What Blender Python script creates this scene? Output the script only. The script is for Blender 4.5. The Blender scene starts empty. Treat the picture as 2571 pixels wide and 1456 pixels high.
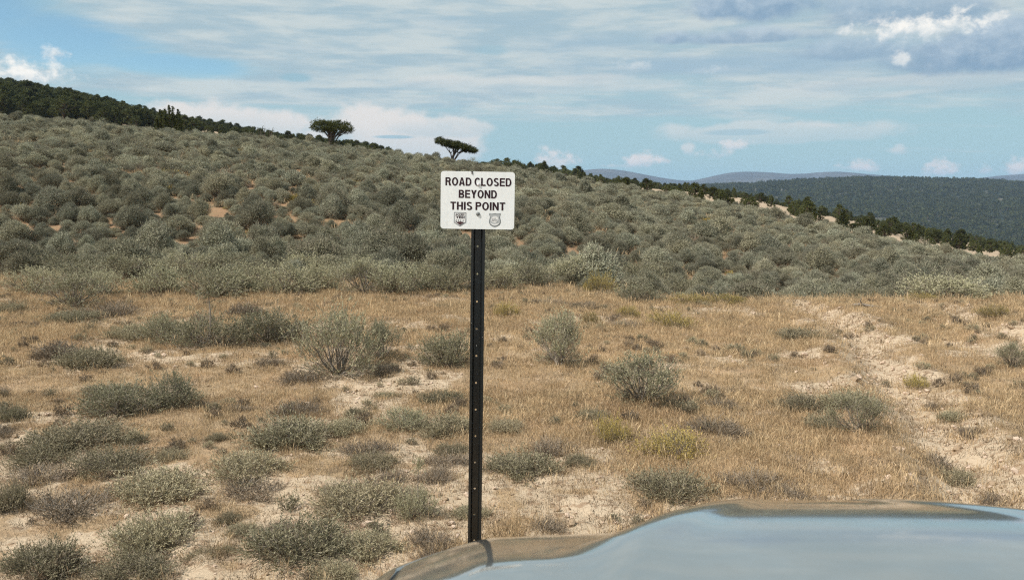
import bpy, math, random
import numpy as np
from mathutils import Vector, Matrix, Euler

# ------------------------------------------------------------------ camera, sky, sun, exposure
F, CX, CY, HORIZON, CAMZ = 2140.0, 1285.5, 728.0, 490.0, 1.65      # photograph measured at 2571 x 1456
PITCH = math.atan((CY - HORIZON) / F)
SUN_AZ, SUN_EL = math.radians(-114), math.radians(51)              # from the left, a little behind the camera
scene = bpy.context.scene
col = scene.collection
cam_data = bpy.data.cameras.new('camera')
cam = bpy.data.objects.new('camera', cam_data); col.objects.link(cam)
cam.location = (0, 0, CAMZ); cam.rotation_euler = (math.radians(90) - PITCH, 0, 0)
cam_data.sensor_width = 36; cam_data.lens = 36 * F / 2571.0
cam_data.clip_start = 0.05; cam_data.clip_end = 80000
cam_data.dof.use_dof = True; cam_data.dof.focus_distance = 5.0; cam_data.dof.aperture_fstop = 6.5
scene.camera = cam
scene.view_settings.view_transform = 'Standard'; scene.view_settings.look = 'None'
scene.view_settings.gamma = 1; scene.view_settings.use_curve_mapping = False
scene.view_settings.exposure = 0.18
scene.render.engine = 'CYCLES'
scene.cycles.max_bounces = 4; scene.cycles.diffuse_bounces = 2; scene.cycles.glossy_bounces = 3
scene.cycles.transparent_max_bounces = 4; scene.cycles.volume_bounces = 0
scene.cycles.use_denoising = False; scene.cycles.pixel_filter_type = 'BLACKMAN_HARRIS'; scene.cycles.filter_width = 1.15; scene.cycles.use_adaptive_sampling = True; scene.cycles.adaptive_threshold = 0.02
scene.render.film_transparent = False

def ray(x, y):
    a, b = (x - CX) / F, (CY - y) / F
    sp, cp = math.sin(PITCH), math.cos(PITCH)
    return Vector((a, cp + b * sp, -sp + b * cp))
def at_depth(x, y, Y):
    d = ray(x, y); k = Y / d.y
    return Vector((d.x * k, Y, CAMZ + d.z * k))
def azel(x, y):
    d = ray(x, y).normalized()
    return math.atan2(d.x, d.y), math.asin(d.z)

def ninp(nt, node, key, v):
    s = node.inputs[key]
    if isinstance(v, bpy.types.NodeSocket): nt.links.new(v, s)
    else: s.default_value = v
def math_n(nt, op, a, b=None, c=None, clamp=False):
    n = nt.nodes.new('ShaderNodeMath'); n.operation = op; n.use_clamp = clamp
    ninp(nt, n, 0, a)
    if b is not None: ninp(nt, n, 1, b)
    if c is not None: ninp(nt, n, 2, c)
    return n.outputs[0]
def mixc(nt, f, a, b, blend='MIX'):
    n = nt.nodes.new('ShaderNodeMix'); n.data_type = 'RGBA'; n.blend_type = blend
    ninp(nt, n, 0, f); ninp(nt, n, 6, a); ninp(nt, n, 7, b)
    return n.outputs[2]
def noise_n(nt, vec, scale, detail=4, rough=0.55, dist=0.0):
    n = nt.nodes.new('ShaderNodeTexNoise')
    ninp(nt, n, 'Scale', scale); n.inputs['Detail'].default_value = detail
    n.inputs['Roughness'].default_value = rough; n.inputs['Distortion'].default_value = dist
    if vec is not None: nt.links.new(vec, n.inputs['Vector'])
    return n.outputs[0]
def smooth_n(nt, x, lo, hi, a=0.0, b=1.0):
    n = nt.nodes.new('ShaderNodeMapRange'); n.interpolation_type = 'SMOOTHSTEP'
    ninp(nt, n, 0, x); ninp(nt, n, 1, lo); ninp(nt, n, 2, hi); ninp(nt, n, 3, a); ninp(nt, n, 4, b)
    return n.outputs[0]
def comb_n(nt, x, y, z):
    n = nt.nodes.new('ShaderNodeCombineXYZ')
    ninp(nt, n, 0, x); ninp(nt, n, 1, y); ninp(nt, n, 2, z)
    return n.outputs[0]
def srgb(r, g, b, k=1.0):
    f = lambda c: (c / 255 / 12.92 if c / 255 <= 0.04045 else ((c / 255 + 0.055) / 1.055) ** 2.4) * k
    return (f(r), f(g), f(b), 1.0)

def build_world():
    w = bpy.data.worlds.new('World'); scene.world = w; w.use_nodes = True
    w.cycles.sampling_method = 'MANUAL'; w.cycles.sample_map_resolution = 256
    nt = w.node_tree; nt.nodes.clear()
    out = nt.nodes.new('ShaderNodeOutputWorld'); bg = nt.nodes.new('ShaderNodeBackground')
    bg.inputs['Strength'].default_value = 0.1
    nt.links.new(bg.outputs[0], out.inputs[0])
    sky = nt.nodes.new('ShaderNodeTexSky'); sky.sky_type = 'NISHITA'; sky.sun_disc = False
    sky.sun_elevation = SUN_EL; sky.sun_rotation = SUN_AZ; sky.altitude = 2000
    sky.air_density = 1.0; sky.dust_density = 0.6; sky.ozone_density = 1.0
    tc = nt.nodes.new('ShaderNodeTexCoord'); gen = tc.outputs['Generated']
    sep = nt.nodes.new('ShaderNodeSeparateXYZ'); nt.links.new(gen, sep.inputs[0])
    X, Y, Z = sep.outputs
    az = math_n(nt, 'ARCTAN2', X, Y); el = math_n(nt, 'ARCSINE', Z)
    # a flat cloud deck seen in perspective: horizontal distance on a layer overhead
    zz = math_n(nt, 'MAXIMUM', math_n(nt, 'ADD', Z, 0.06), 0.02)
    P = comb_n(nt, math_n(nt, 'DIVIDE', X, zz), math_n(nt, 'DIVIDE', Y, zz), 0.0)
    map1 = nt.nodes.new('ShaderNodeMapping'); nt.links.new(P, map1.inputs[0])
    map1.inputs['Rotation'].default_value = (0, 0, math.radians(-8)); map1.inputs['Scale'].default_value = (0.5, 1.0, 1)
    map1.inputs['Location'].default_value = (0.3, 1.7, 0)
    AE = comb_n(nt, az, el, 0.0)
    n_deck = noise_n(nt, map1.outputs[0], 1.1, 6, 0.58, 0.25)
    n_fine = noise_n(nt, map1.outputs[0], 4.5, 4, 0.6, 0.3)
    map2 = nt.nodes.new('ShaderNodeMapping'); nt.links.new(AE, map2.inputs[0]); map2.inputs['Scale'].default_value = (1, 1.35, 1)
    n_puff = math_n(nt, 'SUBTRACT', noise_n(nt, map2.outputs[0], 42, 5, 0.62, 0.15), 0.5)
    n_big = math_n(nt, 'SUBTRACT', noise_n(nt, map2.outputs[0], 13, 5, 0.6, 0.1), 0.5)
    map3 = nt.nodes.new('ShaderNodeMapping'); nt.links.new(AE, map3.inputs[0]); map3.inputs['Scale'].default_value = (1, 6.0, 1)
    map3.inputs['Rotation'].default_value = (0, 0, math.radians(1.5))
    n_str = math_n(nt, 'SUBTRACT', noise_n(nt, map3.outputs[0], 5.0, 5, 0.6, 0.35), 0.5)
    n_str2 = math_n(nt, 'SUBTRACT', noise_n(nt, map3.outputs[0], 12.0, 4, 0.6, 0.2), 0.5)
    S = 9.6                                                   # background strength is 0.1
    blue = mixc(nt, 1.0, sky.outputs[0], (1.02, 1.22, 1.12, 1), 'MULTIPLY')
    # blob group: soft ellipse in azimuth and elevation, edge broken up by noise, flatter below
    g = bpy.data.node_groups.new('cloud_blob', 'ShaderNodeTree')
    for nm, ty in (('AE', 'NodeSocketVector'), ('Center', 'NodeSocketVector'), ('Inv', 'NodeSocketVector'), ('Noise', 'NodeSocketFloat'),
                   ('Amp', 'NodeSocketFloat'), ('Soft', 'NodeSocketFloat'), ('Flat', 'NodeSocketFloat')):
        g.interface.new_socket(nm, in_out='INPUT', socket_type=ty)
    g.interface.new_socket('Mask', in_out='OUTPUT', socket_type='NodeSocketFloat')
    g.interface.new_socket('Height', in_out='OUTPUT', socket_type='NodeSocketFloat')
    gi = g.nodes.new('NodeGroupInput'); go = g.nodes.new('NodeGroupOutput')
    v1 = g.nodes.new('ShaderNodeVectorMath'); v1.operation = 'SUBTRACT'
    g.links.new(gi.outputs['AE'], v1.inputs[0]); g.links.new(gi.outputs['Center'], v1.inputs[1])
    v2 = g.nodes.new('ShaderNodeVectorMath'); v2.operation = 'MULTIPLY'
    g.links.new(v1.outputs[0], v2.inputs[0]); g.links.new(gi.outputs['Inv'], v2.inputs[1])
    sp = g.nodes.new('ShaderNodeSeparateXYZ'); g.links.new(v2.outputs[0], sp.inputs[0])
    below = math_n(g, 'MULTIPLY', math_n(g, 'MINIMUM', sp.outputs[1], 0.0), gi.outputs['Flat'])
    ey = math_n(g, 'ADD', sp.outputs[1], below)
    ln = g.nodes.new('ShaderNodeVectorMath'); ln.operation = 'LENGTH'
    g.links.new(comb_n(g, sp.outputs[0], ey, 0.0), ln.inputs[0])
    f = math_n(g, 'ADD', math_n(g, 'SUBTRACT', 1.0, ln.outputs['Value']), math_n(g, 'MULTIPLY', gi.outputs['Noise'], gi.outputs['Amp']))
    g.links.new(smooth_n(g, f, 0.0, gi.outputs['Soft']), go.inputs['Mask'])
    g.links.new(sp.outputs[1], go.inputs['Height'])
    chain = []
    def blob(x, y, w, h, noise, amp, soft, flat=0.0):
        n = nt.nodes.new('ShaderNodeGroup'); n.node_tree = g
        a0, e0 = azel(x, y); a1, _ = azel(x + w, y); _, e1 = azel(x, y - h)
        if len(chain):                                            # evaluate the clouds one after the other (shader stack)
            va = nt.nodes.new('ShaderNodeVectorMath'); va.operation = 'MULTIPLY_ADD'
            nt.links.new(chain[-1], va.inputs[0]); va.inputs[1].default_value = (1e-9, 1e-9, 1e-9); nt.links.new(AE, va.inputs[2])
            nt.links.new(va.outputs[0], n.inputs['AE'])
        else: nt.links.new(AE, n.inputs['AE'])
        n.inputs['Center'].default_value = (a0, e0, 0)
        n.inputs['Inv'].default_value = (1 / (a1 - a0), 1 / (e1 - e0), 0)
        nt.links.new(noise, n.inputs['Noise'])
        n.inputs['Amp'].default_value = amp; n.inputs['Soft'].default_value = soft; n.inputs['Flat'].default_value = flat
        return n.outputs['Mask'], n.outputs['Height']
    # thin veil over the blue, thicker towards the horizon
    veil_col = srgb(163, 194, 201, S)
    veil = smooth_n(nt, el, 0.30, 0.02, 0.86, 0.93)
    gap1, _ = blob(150, 105, 420, 130, n_str, 1.0, 0.8)
    gap2, _ = blob(420, 160, 420, 55, n_str, 1.2, 0.9)
    gap0, _ = blob(-60, 40, 330, 200, n_str, 1.0, 0.9)
    gap = math_n(nt, 'MAXIMUM', math_n(nt, 'MAXIMUM', gap1, gap0), gap2)
    veil = math_n(nt, 'MULTIPLY', veil, math_n(nt, 'SUBTRACT', 1.0, math_n(nt, 'MULTIPLY', gap, 0.95)))
    c = mixc(nt, veil, blue, veil_col); chain.append(c)
    # lower pale blue bands
    m, _ = blob(600, 430, 1500, 60, n_str, 0.9, 0.9)
    c = mixc(nt, math_n(nt, 'MULTIPLY', m, 0.35), c, srgb(152, 193, 205, S)); chain.append(c)
    # streaky high sheet
    deck = math_n(nt, 'ADD', math_n(nt, 'MULTIPLY', n_deck, 0.75), math_n(nt, 'MULTIPLY', n_fine, 0.25))
    deck = math_n(nt, 'ADD', deck, math_n(nt, 'MULTIPLY', n_str, 0.25))
    cover = smooth_n(nt, el, 0.04, 0.16, -0.14, 0.33)
    cover = math_n(nt, 'SUBTRACT', cover, math_n(nt, 'MULTIPLY', gap, 0.45))
    sheet = smooth_n(nt, math_n(nt, 'ADD', deck, cover), 0.42, 0.72)
    sheet_col = mixc(nt, smooth_n(nt, math_n(nt, 'ADD', math_n(nt, 'ADD', n_str, n_str2), math_n(nt, 'MULTIPLY', n_fine, 0.4)), -0.02, 0.42),
                     srgb(164, 186, 197, S), srgb(204, 211, 210, S))
    c = mixc(nt, math_n(nt, 'MULTIPLY', sheet, 0.85), c, sheet_col); chain.append(c)
    # grey-blue bands at the right
    for (x, y, w, h, k) in ((1750, 165, 560, 42, 0.75), (1500, 105, 420, 40, 0.45), (1240, 60, 330, 36, 0.40), (2150, 150, 420, 55, 0.55), (2050, 120, 330, 50, 0.5), (640, 120, 330, 14, 0.35)):
        m, _ = blob(x, y, w, h, n_str, 2.2, 0.9)
        c = mixc(nt, math_n(nt, 'MULTIPLY', m, k), c, srgb(152, 180, 198, S)); chain.append(c)
    # pale flat clouds low over the hills
    for (x, y, w, h, fl, k) in ((560, 322, 240, 76, 1.5, 1.0), (1010, 378, 250, 122, 0.6, 1.0), (1110, 322, 150, 40, 0.3, 0.8), (1950, 338, 380, 42, 0.5, 0.5), (1330, 215, 480, 30, 0.2, 0.35), (800, 360, 45, 40, 0.5, 0.9), (2250, 215, 460, 30, 0.2, 0.3)):
        m, hh = blob(x, y, w, h, n_big, 1.4, 0.32, fl)
        cc = mixc(nt, smooth_n(nt, math_n(nt, 'ADD', hh, n_big), -0.5, 0.7), srgb(196, 207, 210, S), srgb(226, 222, 217, S))
        c = mixc(nt, math_n(nt, 'MULTIPLY', m, k), c, cc); chain.append(c)
    # small grey lenses
    for (x, y, w, h, k) in ((742, 197, 52, 17, 0.8), (990, 345, 62, 7, 0.8), (1235, 128, 55, 20, 0.5), (1850, 334, 110, 12, 0.55)):
        m, _ = blob(x, y, w, h, n_big, 0.6, 0.5, 0.4)
        c = mixc(nt, math_n(nt, 'MULTIPLY', m, k), c, srgb(150, 186, 200, S)); chain.append(c)
    # dark based cumulus, upper right
    for (x, y, w, h, fl, k) in ((1870, 20, 290, 90, 1.2, 1.0), (1700, 98, 85, 30, 0.6, 0.85), (1880, 98, 230, 34, 1.0, 0.8), (2500, 125, 240, 112, 0.5, 1.0), (2290, 25, 330, 85, 0.4, 0.75), (2370, 145, 210, 62, 0.4, 0.75), (2150, 130, 260, 40, 0.5, 0.6)):
        m, hh = blob(x, y, w, h, n_big, 1.5, 0.55, fl)
        cc = mixc(nt, smooth_n(nt, math_n(nt, 'ADD', hh, math_n(nt, 'MULTIPLY', n_puff, 2.5)), -0.6, 1.1), srgb(132, 160, 184, S), srgb(182, 198, 210, S))
        c = mixc(nt, math_n(nt, 'MULTIPLY', m, k), c, cc); chain.append(c)
    # bright puffs
    for (x, y, w, h, fl, k) in ((2310, 74, 190, 56, 0.3, 1.0), (2235, 84, 80, 34, 0.5, 1.0), (2125, 76, 34, 16, 0.3, 0.6), (2500, 40, 40, 34, 0.3, 0.7), (2262, 150, 34, 28, 0.4, 0.6),
                                (2395, 66, 80, 42, 0.4, 1.0), (75, 195, 140, 56, 0.5, 1.0), (140, 133, 44, 24, 0.4, 0.8), (10, 200, 60, 40, 0.4, 0.8), (1590, 170, 66, 28, 1.5, 0.35), (1800, 177, 60, 14, 0.6, 0.25)):
        m, hh = blob(x, y, w, h, n_puff, 3.0, 1.05, fl)
        cc = mixc(nt, smooth_n(nt, math_n(nt, 'ADD', hh, math_n(nt, 'MULTIPLY', n_puff, 3.0)), -0.6, 0.6), srgb(190, 204, 212, S), srgb(248, 245, 238, S))
        c = mixc(nt, math_n(nt, 'MULTIPLY', m, k), c, cc); chain.append(c)
    # little cumulus along the horizon
    for (x, y, w, h, k) in ((1398, 410, 62, 42, 1.0), (1608, 410, 54, 32, 1.0), (1672, 408, 17, 13, 0.7), (1727, 382, 22, 22, 0.6), (1800, 390, 60, 24, 0.9), (1845, 368, 50, 20, 0.9), (2150, 422, 64, 26, 1.0),
                            (2350, 432, 70, 34, 1.0), (2475, 430, 40, 22, 0.8), (2545, 428, 76, 34, 1.0), (2262, 380, 36, 16, 0.5), (1540, 418, 40, 8, 0.4)):
        m, hh = blob(x, y, w, h, n_puff, 3.0, 0.8, 0.8)
        cc = mixc(nt, smooth_n(nt, math_n(nt, 'ADD', hh, math_n(nt, 'MULTIPLY', n_puff, 2.0)), -0.6, 0.6), srgb(184, 202, 210, S), srgb(226, 222, 219, S))
        c = mixc(nt, math_n(nt, 'MULTIPLY', m, k), c, cc); chain.append(c)
    nt.links.new(c, bg.inputs['Color'])
build_world()

sun_data = bpy.data.lights.new('sun', 'SUN'); sun = bpy.data.objects.new('sun', sun_data); col.objects.link(sun)
sun_data.energy = 5.0; sun_data.angle = math.radians(0.8); sun_data.color = (1.0, 0.94, 0.85)
to_sun = Vector((math.cos(SUN_EL) * math.sin(SUN_AZ), math.cos(SUN_EL) * math.cos(SUN_AZ), math.sin(SUN_EL)))
sun.rotation_euler = to_sun.to_track_quat('Z', 'Y').to_euler()
sun.location = (0, 0, 60)

# ------------------------------------------------------------------ helpers
rng = np.random.default_rng(11)
def vhash(ix, iy, seed):
    h = (ix.astype(np.int64) * 374761393 + iy.astype(np.int64) * 668265263 + seed * 974634777) & 0x7fffffff
    h = ((h ^ (h >> 13)) * 1274126177) & 0x7fffffff
    return ((h ^ (h >> 16)) & 0xffff) / 65535.0
def vnoise(x, y, seed=0):
    ix, iy = np.floor(x), np.floor(y); fx, fy = x - ix, y - iy
    fx = fx * fx * (3 - 2 * fx); fy = fy * fy * (3 - 2 * fy)
    a, b = vhash(ix, iy, seed), vhash(ix + 1, iy, seed); c, d = vhash(ix, iy + 1, seed), vhash(ix + 1, iy + 1, seed)
    return (a + (b - a) * fx) * (1 - fy) + (c + (d - c) * fx) * fy
def fbm(x, y, scale, oct=4, seed=0):
    x = np.asarray(x, float) * scale; y = np.asarray(y, float) * scale
    s, amp, tot = 0.0, 0.5, 0.0
    for i in range(oct):
        s = s + amp * vnoise(x + 17.3 * i, y - 9.1 * i, seed + i); tot += amp
        x = x * 2.03; y = y * 2.03; amp *= 0.5
    return s / tot
def sstep(a, b, x):
    t = np.clip((np.asarray(x, float) - a) / (b - a), 0, 1); return t * t * (3 - 2 * t)

def mesh_np(name, V, faces, mats, midx=None, smooth=False, tint=None):
    """faces: list of int arrays (M,k)"""
    me = bpy.data.meshes.new(name)
    V = np.asarray(V, np.float32)
    loops = np.concatenate([f.ravel() for f in faces]).astype(np.int32)
    tot = np.concatenate([np.full(len(f), f.shape[1], np.int32) for f in faces])
    start = np.concatenate([[0], np.cumsum(tot)[:-1]]).astype(np.int32)
    me.vertices.add(len(V)); me.vertices.foreach_set('co', V.ravel())
    me.loops.add(len(loops)); me.loops.foreach_set('vertex_index', loops)
    me.polygons.add(len(tot)); me.polygons.foreach_set('loop_start', start); me.polygons.foreach_set('loop_total', tot)
    if midx is not None: me.polygons.foreach_set('material_index', np.asarray(midx, np.int32))
    me.polygons.foreach_set('use_smooth', np.full(len(tot), smooth, bool))
    for m in mats: me.materials.append(m)
    if tint is not None:
        a = me.attributes.new('tint', 'FLOAT', 'FACE'); a.data.foreach_set('value', np.asarray(tint, np.float32))
    me.update(calc_edges=True); me.validate()
    return me
def obj(name, me, parent=None, loc=(0, 0, 0), rot=(0, 0, 0), scale=(1, 1, 1)):
    o = bpy.data.objects.new(name, me); col.objects.link(o)
    o.location = loc; o.rotation_euler = rot; o.scale = scale
    if parent is not None: o.parent = parent
    return o
def tag(o, label=None, cat=None, group=None, kind=None):
    if label: o['label'] = label
    if cat: o['category'] = cat
    if group: o['group'] = group
    if kind: o['kind'] = kind
    return o

class MB:
    def __init__(s): s.v = []; s.f = {}; s.n = 0
    def add(s, V, Fs, mi=0):
        V = np.asarray(V, float)
        for f in Fs: s.f.setdefault((len(f), mi), []).append([i + s.n for i in f])
        s.v.append(V); s.n += len(V)
    def tube(s, pts, rad, k=6, mi=0, cap=True):
        pts = [Vector(p) for p in pts]; rad = list(rad); V = []; up = Vector((0.31, 0.17, 0.93))
        for i, p in enumerate(pts):
            t = (pts[min(i + 1, len(pts) - 1)] - pts[max(i - 1, 0)]).normalized()
            a = t.cross(up)
            if a.length < 0.1: a = t.cross(Vector((1, 0, 0)))
            a.normalize(); b = t.cross(a)
            for j in range(k):
                an = 2 * math.pi * j / k; V.append(p + (a * math.cos(an) + b * math.sin(an)) * rad[i])
        Fs = [(i * k + j, i * k + (j + 1) % k, (i + 1) * k + (j + 1) % k, (i + 1) * k + j) for i in range(len(pts) - 1) for j in range(k)]
        if cap: Fs += [tuple(range(k - 1, -1, -1)), tuple((len(pts) - 1) * k + j for j in range(k))]
        s.add([tuple(v) for v in V], Fs, mi)
    def box(s, lo, hi, mi=0):
        x0, y0, z0 = lo; x1, y1, z1 = hi
        s.add([(x0, y0, z0), (x1, y0, z0), (x1, y1, z0), (x0, y1, z0), (x0, y0, z1), (x1, y0, z1), (x1, y1, z1), (x0, y1, z1)],
              [(3, 2, 1, 0), (4, 5, 6, 7), (0, 1, 5, 4), (1, 2, 6, 5), (2, 3, 7, 6), (3, 0, 4, 7)], mi)
    def prism(s, poly, y0, y1, mi=0):
        """polygon in x,z (counter-clockwise from -y) extruded in y"""
        n = len(poly)
        s.add([(x, y0, z) for x, z in poly] + [(x, y1, z) for x, z in poly],
              [tuple(range(n)), tuple(range(2 * n - 1, n - 1, -1))] + [(i, i + n, (i + 1) % n + n, (i + 1) % n) for i in range(n)], mi)
    def mesh(s, name, mats, smooth=False):
        keys = list(s.f); faces = [np.array(s.f[k]) for k in keys]
        midx = np.concatenate([np.full(len(s.f[k]), k[1]) for k in keys])
        return mesh_np(name, np.concatenate(s.v), faces, mats, midx, smooth)

# ------------------------------------------------------------------ materials
def new_mat(name):
    m = bpy.data.materials.new(name); m.use_nodes = True
    nt = m.node_tree; b = nt.nodes['Principled BSDF']; b.inputs['Specular IOR Level'].default_value = 0.25
    b.inputs['Roughness'].default_value = 0.85
    return m, nt, b
def attr_n(nt, name):
    n = nt.nodes.new('ShaderNodeAttribute'); n.attribute_name = name; return n.outputs['Fac']
def foliage_mat(name, ca, cb, cc, transl=0.25, spec=0.12, drift=None):
    """leaf colour ca..cb by leaf, drifting to cc from plant to plant"""
    m, nt, b = new_mat(name)
    oi = nt.nodes.new('ShaderNodeObjectInfo')
    c = mixc(nt, attr_n(nt, 'tint'), (*ca, 1), (*cb, 1))
    c = mixc(nt, math_n(nt, 'MULTIPLY', oi.outputs['Random'], 0.75), c, (*cc, 1))
    if drift:                                                     # patches of duller, browner plants across the flat
        geo = nt.nodes.new('ShaderNodeNewGeometry'); nz = noise_n(nt, geo.outputs['Position'], 0.9, 4, 0.65)
        c = mixc(nt, smooth_n(nt, nz, 0.42, 0.68, 0, 0.6), c, (*drift, 1))
    v = smooth_n(nt, math_n(nt, 'FRACT', math_n(nt, 'MULTIPLY', oi.outputs['Random'], 7.31)), 0, 1, 0.68, 1.26)
    c = mixc(nt, 1.0, c, comb_n(nt, v, v, v), 'MULTIPLY')
    nt.links.new(c, b.inputs['Base Color']); b.inputs['Specular IOR Level'].default_value = spec
    tr = nt.nodes.new('ShaderNodeBsdfTranslucent'); nt.links.new(c, tr.inputs[0])
    mx = nt.nodes.new('ShaderNodeMixShader'); mx.inputs[0].default_value = transl
    nt.links.new(b.outputs[0], mx.inputs[1]); nt.links.new(tr.outputs[0], mx.inputs[2])
    nt.links.new(mx.outputs[0], nt.nodes['Material Output'].inputs[0])
    return m
M = {}
M['sage'] = foliage_mat('sage_leaf', (0.215, 0.205, 0.12), (0.52, 0.495, 0.335), (0.37, 0.335, 0.21))
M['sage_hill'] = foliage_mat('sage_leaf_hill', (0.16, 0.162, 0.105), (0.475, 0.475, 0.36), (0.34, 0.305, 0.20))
M['olive'] = foliage_mat('dwarf_sage_leaf', (0.165, 0.145, 0.082), (0.47, 0.425, 0.285), (0.36, 0.30, 0.195))
M['brown_twig'] = foliage_mat('dry_shrub_leaf', (0.16, 0.115, 0.078), (0.40, 0.31, 0.215), (0.27, 0.205, 0.14), 0.15)
M['rabbit'] = foliage_mat('rabbitbrush_leaf', (0.24, 0.20, 0.075), (0.54, 0.42, 0.11), (0.40, 0.30, 0.12))
M['grass'] = foliage_mat('dry_grass_blade', (0.37, 0.265, 0.15), (0.76, 0.60, 0.385), (0.56, 0.40, 0.235), 0.3, drift=(0.40, 0.275, 0.165))
M['juniper'] = foliage_mat('juniper_leaf', (0.035, 0.045, 0.016), (0.13, 0.135, 0.05), (0.075, 0.08, 0.03), 0.2)
def wood_mat(name, a, b_):
    m, nt, b = new_mat(name)
    oi = nt.nodes.new('ShaderNodeObjectInfo')
    tc = nt.nodes.new('ShaderNodeTexCoord')
    n = noise_n(nt, tc.outputs['Object'], 30, 3)
    nt.links.new(mixc(nt, n, (*a, 1), (*b_, 1)), b.inputs['Base Color'])
    return m
M['sage_wood'] = wood_mat('sage_wood', (0.12, 0.10, 0.08), (0.34, 0.29, 0.235))
M['juniper_wood'] = wood_mat('juniper_wood', (0.07, 0.05, 0.035), (0.19, 0.15, 0.12))
M['dead_wood'] = wood_mat('dead_wood', (0.10, 0.08, 0.065), (0.30, 0.26, 0.22))

def plain(name, c, rough=0.5, metal=0.0, spec=0.5, vary=0.0, vscale=8):
    m, nt, b = new_mat(name)
    b.inputs['Roughness'].default_value = rough; b.inputs['Metallic'].default_value = metal; b.inputs['Specular IOR Level'].default_value = spec
    if vary:
        tc = nt.nodes.new('ShaderNodeTexCoord'); n = noise_n(nt, tc.outputs['Object'], vscale, 5, 0.65)
        f = smooth_n(nt, n, 0.3, 0.7, 1 - vary, 1 + vary * 0.4)
        nt.links.new(mixc(nt, 1.0, (*c, 1), comb_n(nt, f, f, f), 'MULTIPLY'), b.inputs['Base Color'])
        nt.links.new(smooth_n(nt, n, 0.3, 0.7, min(1, rough + 0.15), max(0, rough - 0.05)), b.inputs['Roughness'])
    else: b.inputs['Base Color'].default_value = (*c, 1)
    return m

# ------------------------------------------------------------------ terrain
def zy(Y, y):                                                      # height of the point seen at image row y, Y metres ahead
    b = (CY - y) / F; sp, cp = math.sin(PITCH), math.cos(PITCH)
    return CAMZ + Y * (-sp + b * cp) / (cp + b * sp)
# crest of the sage slope: image column, row, metres ahead; then the ground behind it as (metres, row)
PROF = [
    (-700, 262, 84, [(140, 310), (200, 292), (340, 150), (480, 170), (900, 260)]),
    (-250, 276, 82, [(140, 310), (200, 292), (340, 190), (480, 205), (900, 270)]),
    (0,    291, 80, [(140, 318), (200, 296), (330, 226), (450, 240), (900, 320)]),
    (220,  306, 80, [(140, 330), (200, 312), (330, 262), (450, 275), (900, 350)]),
    (420,  328, 80, [(140, 350), (200, 330), (330, 300), (450, 310), (900, 380)]),
    (660,  350, 79, [(140, 372), (200, 358), (330, 360), (450, 368), (900, 420)]),
    (835,  366, 78, [(140, 388), (200, 378), (330, 390), (450, 396), (900, 440)]),
    (1000, 384, 76, [(140, 408), (220, 400), (350, 418), (450, 420), (900, 460)]),
    (1140, 406, 73, [(140, 430), (230, 420), (380, 434), (500, 436), (900, 480)]),
    (1300, 425, 70, [(140, 450), (240, 436), (420, 438), (550, 440), (900, 500)]),
    (1500, 458, 64, [(130, 478), (240, 466), (450, 464), (600, 466), (1000, 520)]),
    (1700, 492, 58, [(110, 505), (180, 485), (260, 479), (500, 482), (700, 496), (1200, 540)]),
    (1900, 528, 53, [(100, 537), (165, 514), (240, 501), (420, 504), (600, 512), (1200, 560)]),
    (2100, 566, 48, [(95, 579), (150, 559), (220, 547), (380, 546), (600, 550), (1200, 590)]),
    (2300, 604, 44, [(92, 620), (140, 605), (200, 592), (330, 580), (550, 578), (1200, 610)]),
    (2571, 652, 40, [(90, 668), (130, 660), (190, 648), (300, 634), (500, 624), (1200, 640)]),
    (3000, 720, 36, [(85, 735), (130, 722), (190, 705), (300, 690), (500, 670), (1200, 670)]),
]
LY = np.linspace(math.log(1.0), math.log(60000.0), 420)
def column_profile(x, y, Yc, rest):
    y = y + 0.38 * F / Yc                                   # the shrubs stand on the crest and make the skyline
    right = np.clip((x - 1250) / 650.0, 0, 1)
    foot = -1.30 * right
    pts = [(1, 0), (12.3, 0), (14.2, -0.06 * right), (18.5, 0.75 * foot), (23, foot)]
    pts += [(Yc, zy(Yc, y))]
    pts += [(Y, zy(Y, r)) for Y, r in rest]
    zl = pts[-1][1]
    pts += [(1600, min(zl, -70)), (2300, -95), (60000, -95)]
    return np.interp(LY, [math.log(p[0]) for p in pts], [p[1] for p in pts])
PU = np.array([math.atan((p[0] - CX) / F / 1.006) for p in PROF])
PT = np.array([column_profile(*p) for p in PROF])
AZG = np.linspace(PU[0], PU[-1], 220)
TAB = np.array([[np.interp(a, PU, PT[:, j]) for j in range(PT.shape[1])] for a in AZG])
k = np.exp(-0.5 * (np.arange(-5, 6) / 1.3) ** 2); k /= k.sum()
TAB = np.apply_along_axis(lambda r: np.convolve(np.pad(r, 5, 'edge'), k, 'valid'), 1, TAB)
k2 = np.exp(-0.5 * (np.arange(-9, 10) / 4.0) ** 2); k2 /= k2.sum()
TAB = np.apply_along_axis(lambda r: np.convolve(np.pad(r, 9, 'edge'), k2, 'valid'), 0, TAB)

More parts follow.
